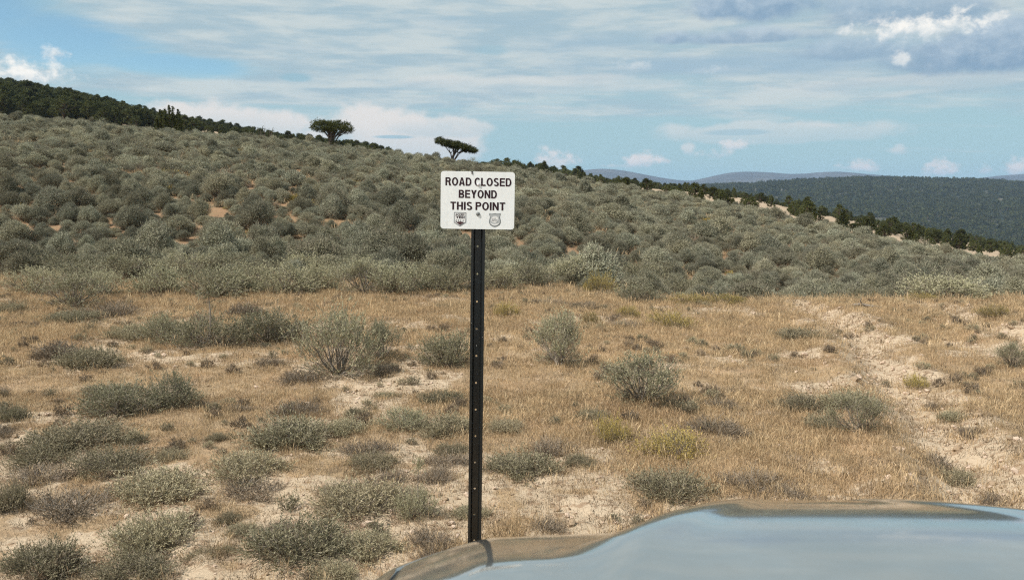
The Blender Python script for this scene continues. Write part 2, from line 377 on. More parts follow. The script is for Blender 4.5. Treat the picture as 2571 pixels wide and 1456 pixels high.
TRACKS = []                                                        # wheel ruts of the closed road, as ground polylines
def ground_xy(x, y):
    d = ray(x, y); k = -CAMZ / d.z; return (d.x * k, d.y * k)
for pl in ([(2010, 762), (2110, 810), (2170, 860), (2215, 930), (2280, 1000), (2345, 1080), (2420, 1180), (2500, 1290), (2640, 1500)],
           [(2330, 765), (2440, 805), (2560, 850), (2700, 910), (2900, 1020), (3200, 1200)]):
    TRACKS.append(np.array([ground_xy(*p) for p in pl]))
def track_dist(x, y):
    best = np.full(np.shape(x), 99.0)
    for T in TRACKS:
        for i in range(len(T) - 1):
            a, b = T[i], T[i + 1]; d = b - a; L = (d ** 2).sum()
            t = np.clip(((x - a[0]) * d[0] + (y - a[1]) * d[1]) / L, 0, 1)
            best = np.minimum(best, np.hypot(x - a[0] - t * d[0], y - a[1] - t * d[1]))
    return best
def H(x, y):
    x = np.asarray(x, float); y = np.asarray(y, float)
    r = np.hypot(x, y); az = np.arctan2(x, y)
    azc = np.clip(az, AZG[0], AZG[-1])
    Y = np.maximum(r * np.cos(azc), 1.0)
    fi = (azc - AZG[0]) / (AZG[-1] - AZG[0]) * (len(AZG) - 1); fj = np.clip((np.log(Y) - LY[0]) / (LY[-1] - LY[0]) * (len(LY) - 1), 0, len(LY) - 1.001)
    i0 = np.clip(np.floor(fi).astype(int), 0, len(AZG) - 2); j0 = np.floor(fj).astype(int)
    a, b = fi - i0, fj - j0
    z = (TAB[i0, j0] * (1 - a) + TAB[i0 + 1, j0] * a) * (1 - b) + (TAB[i0, j0 + 1] * (1 - a) + TAB[i0 + 1, j0 + 1] * a) * b
    back = sstep(1.5, 2.6, np.abs(az)) * (r < 2500)
    z = z * (1 - back)
    near = 1 - sstep(22, 40, r)
    z = z + near * (0.07 * (fbm(x, y, 0.45, 3, 3) - 0.5) + 0.05 * (fbm(x, y, 2.2, 3, 5) - 0.5))
    td = track_dist(x, y)
    rut = np.exp(-(td / 0.20) ** 2); rim = np.exp(-((td - 0.42) / 0.16) ** 2)
    z = z + np.where(r < 25, (-0.08 * rut + 0.06 * rim) * (0.3 + 1.4 * fbm(x, y, 2.2, 3, 8)) + 0.05 * np.exp(-(td / 0.6) ** 2) * (fbm(x, y, 5.0, 3, 18) - 0.5), 0)
    hill = sstep(22, 40, r) * (1 - sstep(300, 900, r))
    z = z + hill * (0.5 * (fbm(x, y, 0.09, 3, 21) - 0.5) * sstep(20, 70, r))
    return z
def H1(x, y): return float(H(np.array([x]), np.array([y]))[0])
def bare_mask(x, y):
    """how bare the soil is, 0 grassy to 1 open"""
    left = sstep(2.5, -2.0, x)
    near = sstep(7.5, 4.5, y)
    n = fbm(x, y, 0.9, 4, 31); n2 = fbm(x, y, 3.2, 3, 37)
    b = sstep(0.52, 0.68, 0.55 * n + 0.45 * n2 + 0.10 * near + 0.04 * left - 0.02)
    td = track_dist(x, y)
    tr = (1 - sstep(0.08, 0.50, td + 0.95 * (n2 - 0.5) + 0.45 * (n - 0.5))) * 0.9
    return np.clip(np.maximum(b, tr), 0, 1)

def build_ground():
    A = math.radians(36)
    az = np.concatenate([np.linspace(-math.pi, -A, 70)[:-1], np.linspace(-A, A, 330), np.linspace(A, math.pi, 70)[1:-1]])
    r = np.concatenate([[0.6], np.geomspace(1.2, 30, 330), np.geomspace(30, 700, 170)[1:], np.geomspace(700, 9400, 45)[1:]])
    R, Az = np.meshgrid(r, az, indexing='ij')
    X = R * np.sin(Az); Y = R * np.cos(Az); Z = H(X, Y)
    bm_ = bare_mask(X, Y)
    Z = Z + np.where(R < 20, 0.028 * (fbm(X, Y, 9.0, 3, 41) - 0.5) * (0.5 + bm_), 0)
    n, m = R.shape
    V = np.stack([X, Y, Z], -1).reshape(-1, 3)
    i, j = np.meshgrid(np.arange(n - 1), np.arange(m), indexing='ij'); j2 = (j + 1) % m
    Q = np.stack([i * m + j, i * m + j2, (i + 1) * m + j2, (i + 1) * m + j], -1).reshape(-1, 4)[:, ::-1]
    cap = np.arange(m)[None, :]
    mt, nt, b = new_mat('dry_rangeland_soil')
    tc = nt.nodes.new('ShaderNodeTexCoord'); P = tc.outputs['Object']
    n1 = noise_n(nt, P, 1.3, 6, 0.62); n2 = noise_n(nt, P, 14, 5, 0.65); n3 = noise_n(nt, P, 60, 4, 0.7)
    bare = attr_n(nt, 'bare'); hill = attr_n(nt, 'hill'); far = attr_n(nt, 'far')
    litter = mixc(nt, n2, (0.20, 0.14, 0.085, 1), (0.52, 0.385, 0.245, 1))
    litter = mixc(nt, smooth_n(nt, n1, 0.45, 0.7, 0, 0.5), litter, (0.40, 0.25, 0.15, 1))
    litter = mixc(nt, smooth_n(nt, n3, 0.52, 0.72), litter, (0.16, 0.11, 0.07, 1))
    pale = mixc(nt, n1, (0.36, 0.275, 0.185, 1), (0.57, 0.455, 0.335, 1))
    pale = mixc(nt, smooth_n(nt, n2, 0.50, 0.62, 0, 0.8), pale, (0.27, 0.18, 0.115, 1))
    pale = mixc(nt, smooth_n(nt, n3, 0.58, 0.7, 0, 0.7), pale, (0.20, 0.14, 0.09, 1))
    c = mixc(nt, smooth_n(nt, math_n(nt, 'ADD', bare, math_n(nt, 'MULTIPLY', math_n(nt, 'SUBTRACT', n2, 0.5), 0.9)), 0.3, 0.6), litter, pale)
    hs = mixc(nt, n1, (0.21, 0.13, 0.078, 1), (0.35, 0.225, 0.135, 1))
    hs = mixc(nt, smooth_n(nt, noise_n(nt, P, 3.0, 4), 0.5, 0.7), hs, (0.26, 0.19, 0.11, 1))
    c = mixc(nt, hill, c, hs)
    fs = mixc(nt, noise_n(nt, P, 0.05, 6), (0.30, 0.22, 0.145, 1), (0.52, 0.40, 0.29, 1))
    c = mixc(nt, far, c, fs)
    nt.links.new(c, b.inputs['Base Color']); b.inputs['Roughness'].default_value = 0.95; b.inputs['Specular IOR Level'].default_value = 0.1
    bp = nt.nodes.new('ShaderNodeBump'); bp.inputs['Strength'].default_value = 0.7; bp.inputs['Distance'].default_value = 0.03
    nt.links.new(math_n(nt, 'ADD', n2, math_n(nt, 'MULTIPLY', n3, 0.5)), bp.inputs['Height']); nt.links.new(bp.outputs[0], b.inputs['Normal'])
    me = mesh_np('ground', V, [Q, cap], [mt], smooth=True)
    rr = R.ravel()
    for nm, val in (('bare', bm_.ravel()), ('hill', sstep(16.5, 21, rr + 3 * (fbm(X, Y, 0.4, 3, 51).ravel() - 0.5))), ('far', sstep(95, 130, rr))):
        a = me.attributes.new(nm, 'FLOAT', 'POINT'); a.data.foreach_set('value', val.astype(np.float32))
    tag(obj('ground', me), kind='structure')
build_ground()

# far wooded ridge and blue mountains, each a hill with a back side
def ridge(name, prof, Yt, z_base, mat, depth_front, depth_back, nx, seed, rough):
    xs = np.array([p[0] for p in prof], float); zt = np.array([zy(Yt, p[1]) for p in prof])
    u = np.array([math.tan(math.atan((x - CX) / F / 1.006)) for x in xs])
    ug = np.linspace(u[0], u[-1], nx); zg = np.interp(ug, u, zt)
    kk = np.exp(-0.5 * (np.arange(-8, 9) / 2.5) ** 2); kk /= kk.sum()
    zg = np.convolve(np.pad(zg, 8, 'edge'), kk, 'valid')
    t = np.linspace(-1, 1, 61)
    Xg = np.zeros((len(t), nx)); Yg = Xg.copy(); Zg = Xg.copy()
    for i, tt in enumerate(t):
        Yi = Yt + (tt * depth_front if tt < 0 else tt * depth_back)
        Xi = ug * (Yt if tt > 0 else Yi)
        s = (1 - abs(tt)) if tt < 0 else (1 - tt)
        s = s ** 0.9 if tt < 0 else s * s * (3 - 2 * s)
        nz = (fbm(Xi, np.full(nx, Yi), rough[0], 5, seed) - 0.5) * rough[1]
        Xg[i] = Xi; Yg[i] = Yi; Zg[i] = z_base + (zg - z_base) * s + nz * min(1, 4 * abs(tt)) * s
    V = np.stack([Xg, Yg, Zg], -1).reshape(-1, 3); n, m = Xg.shape
    i, j = np.meshgrid(np.arange(n - 1), np.arange(m - 1), indexing='ij')
    Q = np.stack([i * m + j, i * m + j + 1, (i + 1) * m + j + 1, (i + 1) * m + j], -1).reshape(-1, 4)
    o = obj(name, mesh_np(name, V, [Q], [mat], smooth=True)); tag(o, kind='structure')
    return Xg, Yg, Zg
def hill_mat(name, a, b_, s):
    m, nt, b = new_mat(name); tc = nt.nodes.new('ShaderNodeTexCoord')
    n = noise_n(nt, tc.outputs['Object'], s, 8, 0.65)
    nt.links.new(mixc(nt, smooth_n(nt, n, 0.42, 0.72), (*a, 1), (*b_, 1)), b.inputs['Base Color']); b.inputs['Specular IOR Level'].default_value = 0.05
    return m
RX, RY, RZ = ridge('wooded_ridge', [(900, 500), (1300, 492), (1550, 478), (1660, 472), (1800, 467), (1900, 462), (2050, 453), (2150, 450), (2260, 450), (2400, 453), (2500, 456), (2571, 461), (2800, 470), (3300, 500)],
      2400, -100, hill_mat('ridge_soil', (0.03, 0.038, 0.024), (0.14, 0.12, 0.09), 0.02), 1250, 900, 260, 61, (0.004, 40))
ridge('mountains', [(600, 492), (1250, 470), (1380, 446), (1440, 432), (1490, 424), (1530, 424), (1570, 429), (1640, 443), (1700, 453), (1735, 455), (1765, 449), (1800, 440), (1840, 432), (1875, 431), (1930, 433),
      (1985, 438), (2040, 436), (2085, 431), (2110, 431), (2160, 436), (2220, 441), (2300, 450), (2400, 452), (2460, 448), (2520, 442), (2571, 437), (2700, 430), (3000, 440), (3400, 480)],
      7000, -100, hill_mat('mountain_slope', (0.070, 0.072, 0.075), (0.13, 0.122, 0.115), 0.003), 3000, 2200, 420, 71, (0.0018, 120))

# ------------------------------------------------------------------ plants: generators
def unit(v): return v / (np.linalg.norm(v, axis=-1, keepdims=True) + 1e-9)
class Cloud:
    """collects leaves (rhombic quads) and twigs (thin quads / tubes) as arrays"""
    def __init__(s, rg): s.rg = rg; s.LV = []; s.LT = []; s.WV = []; s.mb = MB(); s.has = False
    def leaves(s, p, d, L, Wd, tint):
        n = len(p); L = np.broadcast_to(L, (n,))[:, None]; Wd = np.broadcast_to(Wd, (n,))[:, None]
        side = unit(np.cross(d, unit(s.rg.normal(size=(n, 3)))))
        q = np.stack([p, p + d * L * 0.45 + side * Wd * 0.5, p + d * L, p + d * L * 0.45 - side * Wd * 0.5], 1)
        s.LV.append(q); s.LT.append(tint)
    def twigs(s, p, q, w):
        n = len(p); d = unit(q - p); side = unit(np.cross(d, unit(s.rg.normal(size=(n, 3))))) * w
        s.WV.append(np.stack([p - side, p + side, q + side * 0.4, q - side * 0.4], 1))
    def tube(s, pts, rad, k=5): s.mb.tube(pts, rad, k); s.has = True
    def leaf_arrays(s):
        V = np.concatenate(s.LV).reshape(-1, 3); return V, np.arange(len(V)).reshape(-1, 4), np.concatenate(s.LT)
    def wood_arrays(s):
        V = [a.reshape(-1, 3) for a in s.WV]; n = sum(len(a) for a in V); faces = [np.arange(n).reshape(-1, 4)] if n else []
        if s.has:
            for (k, _), fl in s.mb.f.items(): faces.append(np.array(fl) + n)
            V.append(np.concatenate(s.mb.v))
        return np.concatenate(V), faces
    def foliage_mesh(s, name, mat):
        V, Q, T = s.leaf_arrays(); return mesh_np(name, V, [Q], [mat], tint=T)
    def wood_mesh(s, name, mat):
        V, Fs = s.wood_arrays(); return mesh_np(name, V, Fs, [mat], tint=np.full(sum(len(f) for f in Fs), 0.5))
    def joined(s, name, leaf, wood):
        V, Q, T = s.leaf_arrays(); W, Fs = s.wood_arrays(); n = len(V)
        fs = [Q] + [f + n for f in Fs]; nw = sum(len(f) for f in Fs)
        return mesh_np(name, np.concatenate([V, W]), fs, [leaf, wood], np.concatenate([np.zeros(len(Q)), np.ones(nw)]), tint=np.concatenate([T, np.full(nw, 0.5)]))

def make_shrub(seed, W=1.0, Ht=0.8, lobes=9, twigs=60, leaves=9, ll=0.03, lw=0.009, upright=0.55, tw=0.0022, flat=0.0, skirt=0.35, gaps=0.0, spikes=0):
    rg = np.random.default_rng(seed); c = Cloud(rg)
    base_n = max(3, lobes // 3)
    for i in range(lobes):
        ph = 2 * math.pi * (i * 0.618 + rg.uniform(-.1, .1)); rho = math.sqrt((i + 0.4) / lobes) * rg.uniform(0.75, 1.0)
        rl = W * rg.uniform(0.15, 0.24) * (1.15 - 0.3 * rho)
        top = Ht * math.sqrt(max(0.06, 1 - 0.85 * rho * rho)) * rg.uniform(0.78, 1.05)
        cx, cy = 0.40 * W * rho * math.cos(ph), 0.40 * W * rho * math.sin(ph)
        lc = np.array([cx, cy, max(top - rl * 1.05, 0.12 * Ht)])
        # main stem from the root
        b0 = np.array([rg.uniform(-.06, .06) * W, rg.uniform(-.06, .06) * W, -0.02]); mid = b0 * 0.4 + lc * 0.6; mid[2] *= 0.75
        c.tube([b0, mid * 0.6 + b0 * 0.4, mid, lc], [0.013 * W + .002, 0.010 * W + .002, 0.007 * W + .002, 0.003 * W + .001], 4)
        n = int(twigs * rg.uniform(0.7, 1.2) * (1 - gaps * rg.uniform(0, 1)))
        out = np.array([math.cos(ph) * rho, math.sin(ph) * rho, 0.15])
        d = unit(unit(rg.normal(size=(n, 3))) * np.array([1, 1, 0.8]) * (1 - upright) + np.array([0, 0, 1]) * upright + out * 0.45 + rg.normal(size=(n, 3)) * 0.18)
        st = lc + rg.normal(size=(n, 3)) * rl * np.array([0.42, 0.42, 0.30]) - np.array([0, 0, rl * 0.45])
        st[:, 2] = np.maximum(st[:, 2], 0.02)
        ln = rl * rg.uniform(0.7, 1.45, n)
        en = st + d * ln[:, None]; c.twigs(st, en, tw)
        # thin feeder twigs towards the stem
        kf = rg.integers(0, n, max(4, n // 5)); c.twigs(np.broadcast_to(lc * 0.35 + b0 * 0.5, (len(kf), 3)) + rg.normal(size=(len(kf), 3)) * 0.02 * W, st[kf], tw * 1.3)
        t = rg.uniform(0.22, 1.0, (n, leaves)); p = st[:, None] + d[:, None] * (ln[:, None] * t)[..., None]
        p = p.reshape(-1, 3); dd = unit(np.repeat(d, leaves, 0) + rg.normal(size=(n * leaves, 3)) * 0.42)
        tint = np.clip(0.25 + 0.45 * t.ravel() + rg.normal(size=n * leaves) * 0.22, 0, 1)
        c.leaves(p, dd, ll * rg.uniform(0.6, 1.3, len(p)), lw * rg.uniform(0.7, 1.3, len(p)), tint)
    # low skirt of twiggy growth
    n = int(twigs * lobes * skirt)
    ph = rg.uniform(0, 2 * math.pi, n); rr = W * 0.5 * np.sqrt(rg.uniform(0.05, 1, n))
    st = np.stack([rr * 0.55 * np.cos(ph), rr * 0.55 * np.sin(ph), rg.uniform(0.0, 0.12, n) * Ht], 1)
    d = unit(np.stack([np.cos(ph) * (0.9 - 0.4 * flat), np.sin(ph) * (0.9 - .4 * flat), rg.uniform(0.3, 1.0, n)], 1) + rg.normal(size=(n, 3)) * 0.2)
    ln = W * rg.uniform(0.10, 0.26, n); en = st + d * ln[:, None]; c.twigs(st, en, tw)
    m_ = max(2, leaves // 2); t = rg.uniform(0.4, 1, (n, m_)); p = (st[:, None] + d[:, None] * (ln[:, None] * t)[..., None]).reshape(-1, 3)
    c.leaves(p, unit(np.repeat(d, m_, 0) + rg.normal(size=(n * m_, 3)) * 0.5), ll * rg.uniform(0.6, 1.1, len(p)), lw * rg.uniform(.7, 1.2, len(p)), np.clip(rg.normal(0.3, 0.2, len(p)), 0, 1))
    for s_ in range(spikes):
        b0 = np.array([rg.uniform(-.1, .2) * W, rg.uniform(-.1, .1) * W, Ht * 0.3]); tp = b0 + np.array([rg.uniform(-.05, .1) * W, 0, Ht * rg.uniform(0.9, 1.15)])
        c.tube([b0, (b0 + tp) / 2 + rg.normal(size=3) * .02 * W, tp], [0.013 * W, 0.010 * W, 0.004 * W], 4)
        n = 70; st = tp + rg.normal(size=(n, 3)) * W * 0.05; d = unit(rg.normal(size=(n, 3)) * .7 + np.array([0, 0, .7])); ln = W * rg.uniform(.06, .14, n)
        c.twigs(st, st + d * ln[:, None], tw); t = rg.uniform(.2, 1, (n, leaves)); p = (st[:, None] + d[:, None] * (ln[:, None] * t)[..., None]).reshape(-1, 3)
        c.leaves(p, unit(np.repeat(d, leaves, 0) + rg.normal(size=(len(p), 3)) * .4), ll, lw, np.clip(rg.normal(.5, .25, len(p)), 0, 1))
    return c

def make_dome(seed, W=1.0, Ht=0.66, lumps=13, per=230, ll=0.05, lw=0.026, ragged=0.12):
    """compact rounded sagebrush: lumps of small leaves whose faces lie along the lump, tinted for light from above, dark twigs inside"""
    rg = np.random.default_rng(seed); c = Cloud(rg)
    for i in range(lumps):
        ph = 2 * math.pi * (i * 0.618 + rg.uniform(-.1, .1)); rho = math.sqrt((i + 0.3) / lumps) * rg.uniform(0.85, 1.05)
        rl = W * rg.uniform(0.13, 0.21)
        lc = np.array([0.36 * W * rho * math.cos(ph), 0.36 * W * rho * math.sin(ph), max(Ht * math.sqrt(max(0.10, 1 - 0.8 * rho * rho)) * rg.uniform(0.72, 1.08) - rl * 0.8, 0.14 * W)])
        n = int(per * rg.uniform(.8, 1.2)); nr = unit(rg.normal(size=(n, 3)) + np.array([0, 0, 0.45]))
        p = lc + nr * rl * rg.uniform(0.62, 1.1, (n, 1)) * np.array([1, 1, 1.1]); p[:, 2] = np.maximum(p[:, 2], 0.02)
        fn = unit(nr + rg.normal(size=(n, 3)) * 0.42)
        d = unit(np.cross(fn, unit(rg.normal(size=(n, 3)))) + nr * 0.35); side = unit(np.cross(d, fn))
        L = (ll * rg.uniform(.6, 1.4, n))[:, None]; Wd = (lw * rg.uniform(.6, 1.3, n))[:, None]
        c.LV.append(np.stack([p, p + d * L * .5 + side * Wd * .5, p + d * L, p + d * L * .5 - side * Wd * .5], 1)); c.LT.append(np.clip(0.12 + 0.55 * (nr[:, 2] * .5 + .5) + rg.normal(size=n) * .22, 0, 1))  # tint paler on upward faces, darker below: top light put into leaf colour
        m = int(n * ragged); q = p[:m]; dd = unit(nr[:m] + np.array([0, 0, .9]) + rg.normal(size=(m, 3)) * .25)
        c.twigs(q, q + dd * W * .09, .003); c.leaves(q + dd * W * .03, dd, W * rg.uniform(.04, .09, m), lw * .8, np.clip(rg.normal(.6, .25, m), 0, 1))
        b0 = np.array([rg.uniform(-.05, .05) * W, rg.uniform(-.05, .05) * W, -0.03]); c.tube([b0, b0 * .4 + lc * .55, lc], [.016 * W, .011 * W, .004 * W], 4)
    n = 60; ph = rg.uniform(0, 6.28, n); st = np.stack([.12 * W * np.cos(ph), .12 * W * np.sin(ph), rg.uniform(0, .1, n)], 1)
    c.twigs(st, st + np.stack([np.cos(ph) * .3 * W, np.sin(ph) * .3 * W, rg.uniform(.08, .35, n) * W], 1), .004)
    return c

def make_tuft(seed, n=26, h=0.14, spread=0.05, w=0.0022, lean=0.5, heads=False):
    rg = np.random.default_rng(seed)
    b = np.stack([rg.normal(0, spread, n), rg.normal(0, spread, n), np.full(n, -0.01)], 1)
    ph = rg.uniform(0, 2 * math.pi, n); le = rg.uniform(0.05, lean, n); hh = h * rg.uniform(0.45, 1.25, n)
    hd = np.stack([np.cos(ph), np.sin(ph), np.zeros(n)], 1)
    m = b + hd * (le * hh * 0.35)[:, None] + np.array([0, 0, 1]) * (hh * 0.55)[:, None]
    t = m + hd * (le * hh * 0.9)[:, None] + np.array([0, 0, 1]) * (hh * 0.45 * (1 - le * .6))[:, None]
    sa = rg.uniform(0, 2 * math.pi, n); sd = np.stack([np.cos(sa), np.sin(sa), np.zeros(n)], 1) * w
    wm = 2.2 if heads else 0.8
    V = np.stack([b - sd, b + sd, m + sd * 0.9, m - sd * 0.9, m * .4 + t * .6 + sd * wm, m * .4 + t * .6 - sd * wm, t], 1).reshape(-1, 3)
    i = np.arange(n)[:, None] * 7
    Q = np.concatenate([i + np.array([[0, 1, 2, 3]]), i + np.array([[3, 2, 4, 5]])]); T = i + np.array([[5, 4, 6]])
    tn = rg.uniform(0, 1, n)
    return V, [Q, T], np.concatenate([tn, tn, tn])

def make_tree(seed, W, Ht, clusters, per, leaf, shape='round', trunk_h=0.25, parts=False):
    rg = np.random.default_rng(seed); c = Cloud(rg)
    for i in range(clusters):
        ph = rg.uniform(0, 2 * math.pi); u = rg.uniform(0, 1)
        if shape == 'round':
            z = trunk_h + (1 - trunk_h) * u; prof = math.sin(math.pi * min(1, 0.16 + 0.80 * u)) ** 0.7
        elif shape == 'cone':
            z = 0.04 + 0.96 * u; prof = (1 - u) ** 0.7 * 0.95 + 0.06
        else: z = u; prof = 1
        rho = prof * math.sqrt(rg.uniform(0.15, 1)); p = np.array([W / 2 * rho * math.cos(ph), W / 2 * rho * math.sin(ph), Ht * z * rg.uniform(0.92, 1.04)])
        cr = W * rg.uniform(0.07, 0.13)
        d = unit(rg.normal(size=(per, 3)) + np.array([0, 0, 0.5]))
        q = p + unit(rg.normal(size=(per, 3))) * cr * rg.uniform(0.2, 1, (per, 1)) * np.array([1, 1, 0.8])
        c.leaves(q, d, leaf * rg.uniform(.7, 1.3, per), leaf * 0.55, np.clip(rg.normal(.45, .25, per), 0, 1))
        if i % 5 == 0: c.tube([(0, 0, Ht * z * 0.35), tuple(p * np.array([.5, .5, .8])), tuple(p)], [0.03 * W, 0.018 * W, .006 * W], 4)
    c.tube([(0, 0, -0.2), (0.02 * W, 0, Ht * 0.2), (0, 0.02 * W, Ht * 0.5), (0, 0, Ht * 0.85)], [0.06 * W, 0.05 * W, 0.035 * W, 0.01 * W], 6)
    return c

# geometry-nodes scatter of one mass of plants
def scatter(name, pts, rot, scl, pid, protos, label, cat):
    me = bpy.data.meshes.new(name); me.vertices.add(len(pts)); me.vertices.foreach_set('co', np.asarray(pts, np.float32).ravel())
    a = me.attributes.new('rot', 'FLOAT_VECTOR', 'POINT'); a.data.foreach_set('vector', np.asarray(rot, np.float32).ravel())
    a = me.attributes.new('scl', 'FLOAT_VECTOR', 'POINT'); a.data.foreach_set('vector', np.asarray(scl, np.float32).ravel())
    a = me.attributes.new('pid', 'INT', 'POINT'); a.data.foreach_set('value', np.asarray(pid, np.int32))
    me.update()
    o = obj(name, me); tag(o, label, cat, kind='stuff')
    pc = bpy.data.collections.new(name + '_kinds')
    for i, pm in enumerate(protos):
        po = bpy.data.objects.new('%s_kind_%02d' % (name, i), pm); pc.objects.link(po)
    g = bpy.data.node_groups.new(name + '_scatter', 'GeometryNodeTree')
    g.interface.new_socket('Geometry', in_out='INPUT', socket_type='NodeSocketGeometry'); g.interface.new_socket('Geometry', in_out='OUTPUT', socket_type='NodeSocketGeometry')
    gi = g.nodes.new('NodeGroupInput'); go = g.nodes.new('NodeGroupOutput')
    iop = g.nodes.new('GeometryNodeInstanceOnPoints'); ci = g.nodes.new('GeometryNodeCollectionInfo')
    ci.inputs['Collection'].default_value = pc; ci.inputs['Separate Children'].default_value = True; ci.inputs['Reset Children'].default_value = True
    def na(nm, ty):
        n = g.nodes.new('GeometryNodeInputNamedAttribute'); n.data_type = ty; n.inputs['Name'].default_value = nm
        return n.outputs['Attribute']
    g.links.new(gi.outputs[0], iop.inputs['Points']); g.links.new(ci.outputs[0], iop.inputs['Instance'])
    iop.inputs['Pick Instance'].default_value = True
    g.links.new(na('pid', 'INT'), iop.inputs['Instance Index'])
    e2r = g.nodes.new('FunctionNodeEulerToRotation'); g.links.new(na('rot', 'FLOAT_VECTOR'), e2r.inputs[0]); g.links.new(e2r.outputs[0], iop.inputs['Rotation'])
    g.links.new(na('scl', 'FLOAT_VECTOR'), iop.inputs['Scale'])
    g.links.new(iop.outputs[0], go.inputs[0])
    md = o.modifiers.new('scatter', 'NODES'); md.node_group = g
    return o
def zrot(n, tilt=0.0): return np.stack([rng.normal(0, tilt, n), rng.normal(0, tilt, n), rng.uniform(0, 2 * math.pi, n)], 1)

# ------------------------------------------------------------------ the road closed sign
SIGN_Y, SIGN_W, SIGN_H = 3.55, 0.3055, 0.2365
def build_sign():
    ctr = at_depth(1199, 503.5, SIGN_Y); low = at_depth(1191, 1378, SIGN_Y)
    tilt = math.atan2(ctr.x + 0.004 - low.x, ctr.z - low.z)
    gx = ctr.x + 0.004 - math.tan(tilt) * ctr.z
    gz = H1(gx, SIGN_Y)
    root = bpy.data.objects.new('road_sign', None); col.objects.link(root)
    root.location = (gx, SIGN_Y, gz); root.rotation_euler = (0, tilt, math.radians(2.0))
    tag(root, 'white road closed sign on a black perforated steel post', 'sign')
    zc = (ctr.z - gz) / math.cos(tilt)
    # flanged channel post with real holes in the web
    m_post = plain('black_post_paint', (0.007, 0.009, 0.010), 0.30, 0, 0.6, 0.35, 25)
    mb = MB(); top = zc + SIGN_H / 2 - 0.012
    y_web, y_fl, th = 0.016, 0.0, 0.004
    prof = [(-0.029, y_fl), (-0.0185, y_fl), (-0.0125, y_web)]
    for s in (-1, 1):
        pr = [(-x, y) for x, y in prof] if s < 0 else prof
        V = []; n = len(pr)
        for z in (-0.5, top):
            V += [(x, y, z) for x, y in pr] + [(x, y + th, z) for x, y in pr]
        Fs = []
        for i in range(n - 1):
            f = (i, i + 1, 2 * n + i + 1, 2 * n + i); bk = (n + i + 1, n + i, 3 * n + i, 3 * n + i + 1)
            Fs += [f if s > 0 else f[::-1], bk if s > 0 else bk[::-1]]
        Fs += [(0, n, 3 * n, 2 * n), (2 * n, 2 * n + 1, 3 * n + 1, 3 * n), (2 * n + 1, 2 * n + 2, 3 * n + 2, 3 * n + 1)]
        mb.add(V, Fs)
    step = 0.1162; z0 = (at_depth(1194, 1097, SIGN_Y).z - gz); zs = [z0 + step * i for i in range(-4, 16)]
    hw, hr, K = 0.0128, 0.0044, 16
    edges = [-0.5] + [z - step / 2 for z in zs if -0.4 < z - step / 2 < top] + [top]
    for a, b in zip(edges[:-1], edges[1:]):
        zm = (a + b) / 2; hole = abs((b - a) - step) < 0.01 and zm < zc - SIGN_H / 2 + 0.005
        hx = -0.002
        if not hole:
            mb.box((-hw, y_web, a), (hw, y_web + th, b)); continue
        ring = [(hx + hr * math.cos(2 * math.pi * i / K), zm + hr * math.sin(2 * math.pi * i / K)) for i in range(K)]
        def onbox(an):
            c, s = math.cos(an), math.sin(an); k = min((hw if c > 0 else hw) / max(abs(c), 1e-6), (step / 2) / max(abs(s), 1e-6)); return (c * k, zm + s * k)
        angs = [2 * math.pi * i / K for i in range(K)]; ca = math.atan2(step / 2, hw)
        for cc in (ca, math.pi - ca, math.pi + ca, 2 * math.pi - ca):
            i = min(range(K), key=lambda q: abs(angs[q] - cc)); angs[i] = cc
        outer = [onbox(a_) for a_ in angs]
        V = [(x, y_web, z) for x, z in ring] + [(x, y_web, z) for x, z in outer] + [(x, y_web + th, z) for x, z in ring] + [(x, y_web + th, z) for x, z in outer]
        Fs = []
        for i in range(K):
            j = (i + 1) % K
            Fs += [(i, j, K + j, K + i), (2 * K + j, 2 * K + i, 3 * K + i, 3 * K + j), (j, i, 2 * K + i, 2 * K + j)]
        mb.add(V, Fs)
    obj('post', mb.mesh('post', [m_post]), root)
    # panel
    def rrect(w, h, r, n=7):
        P = []
        for (cx, cz, a0) in ((w / 2 - r, -h / 2 + r, -90), (w / 2 - r, h / 2 - r, 0), (-w / 2 + r, h / 2 - r, 90), (-w / 2 + r, -h / 2 + r, 180)):
            for i in range(n): a = math.radians(a0 + 90 * i / (n - 1)); P.append((cx + r * math.cos(a), cz + r * math.sin(a)))
        return P
    mt, nt, b = new_mat('white_sign_sheeting'); b.inputs['Roughness'].default_value = 0.45; b.inputs['Specular IOR Level'].default_value = 0.4
    tc = nt.nodes.new('ShaderNodeTexCoord'); mp = nt.nodes.new('ShaderNodeMapping'); nt.links.new(tc.outputs['Object'], mp.inputs[0]); mp.inputs['Scale'].default_value = (30, 30, 6)
    n = noise_n(nt, mp.outputs[0], 1.0, 6, 0.7)
    n2 = noise_n(nt, tc.outputs['Object'], 160, 3, 0.6)
    c = mixc(nt, smooth_n(nt, n, 0.35, 0.75, 0, 0.6), (0.88, 0.90, 0.91, 1), (0.76, 0.79, 0.79, 1))
    c = mixc(nt, smooth_n(nt, n2, 0.70, 0.74, 0, 0.6), c, (0.40, 0.38, 0.36, 1)); nt.links.new(c, b.inputs['Base Color'])
    mb = MB(); mb.prism(rrect(SIGN_W, SIGN_H, 0.013), -0.0052, -0.002)
    panel = obj('sign_panel', mb.mesh('sign_panel', [mt]), root, (-0.004, 0, zc))
    yf = -0.0052
    def sx(px, py): return (px - 917) / 1575 * SIGN_W, (720 - (py - (px - 917) * 0.0185)) / 1225 * SIGN_H
    m_ink = plain('black_print', (0.028, 0.009, 0.015), 0.55, 0, 0.3); m_grey = plain('grey_print', (0.21, 0.23, 0.24), 0.55, 0, 0.3); m_lgrey = plain('pale_print', (0.46, 0.48, 0.49), 0.55, 0, 0.3)
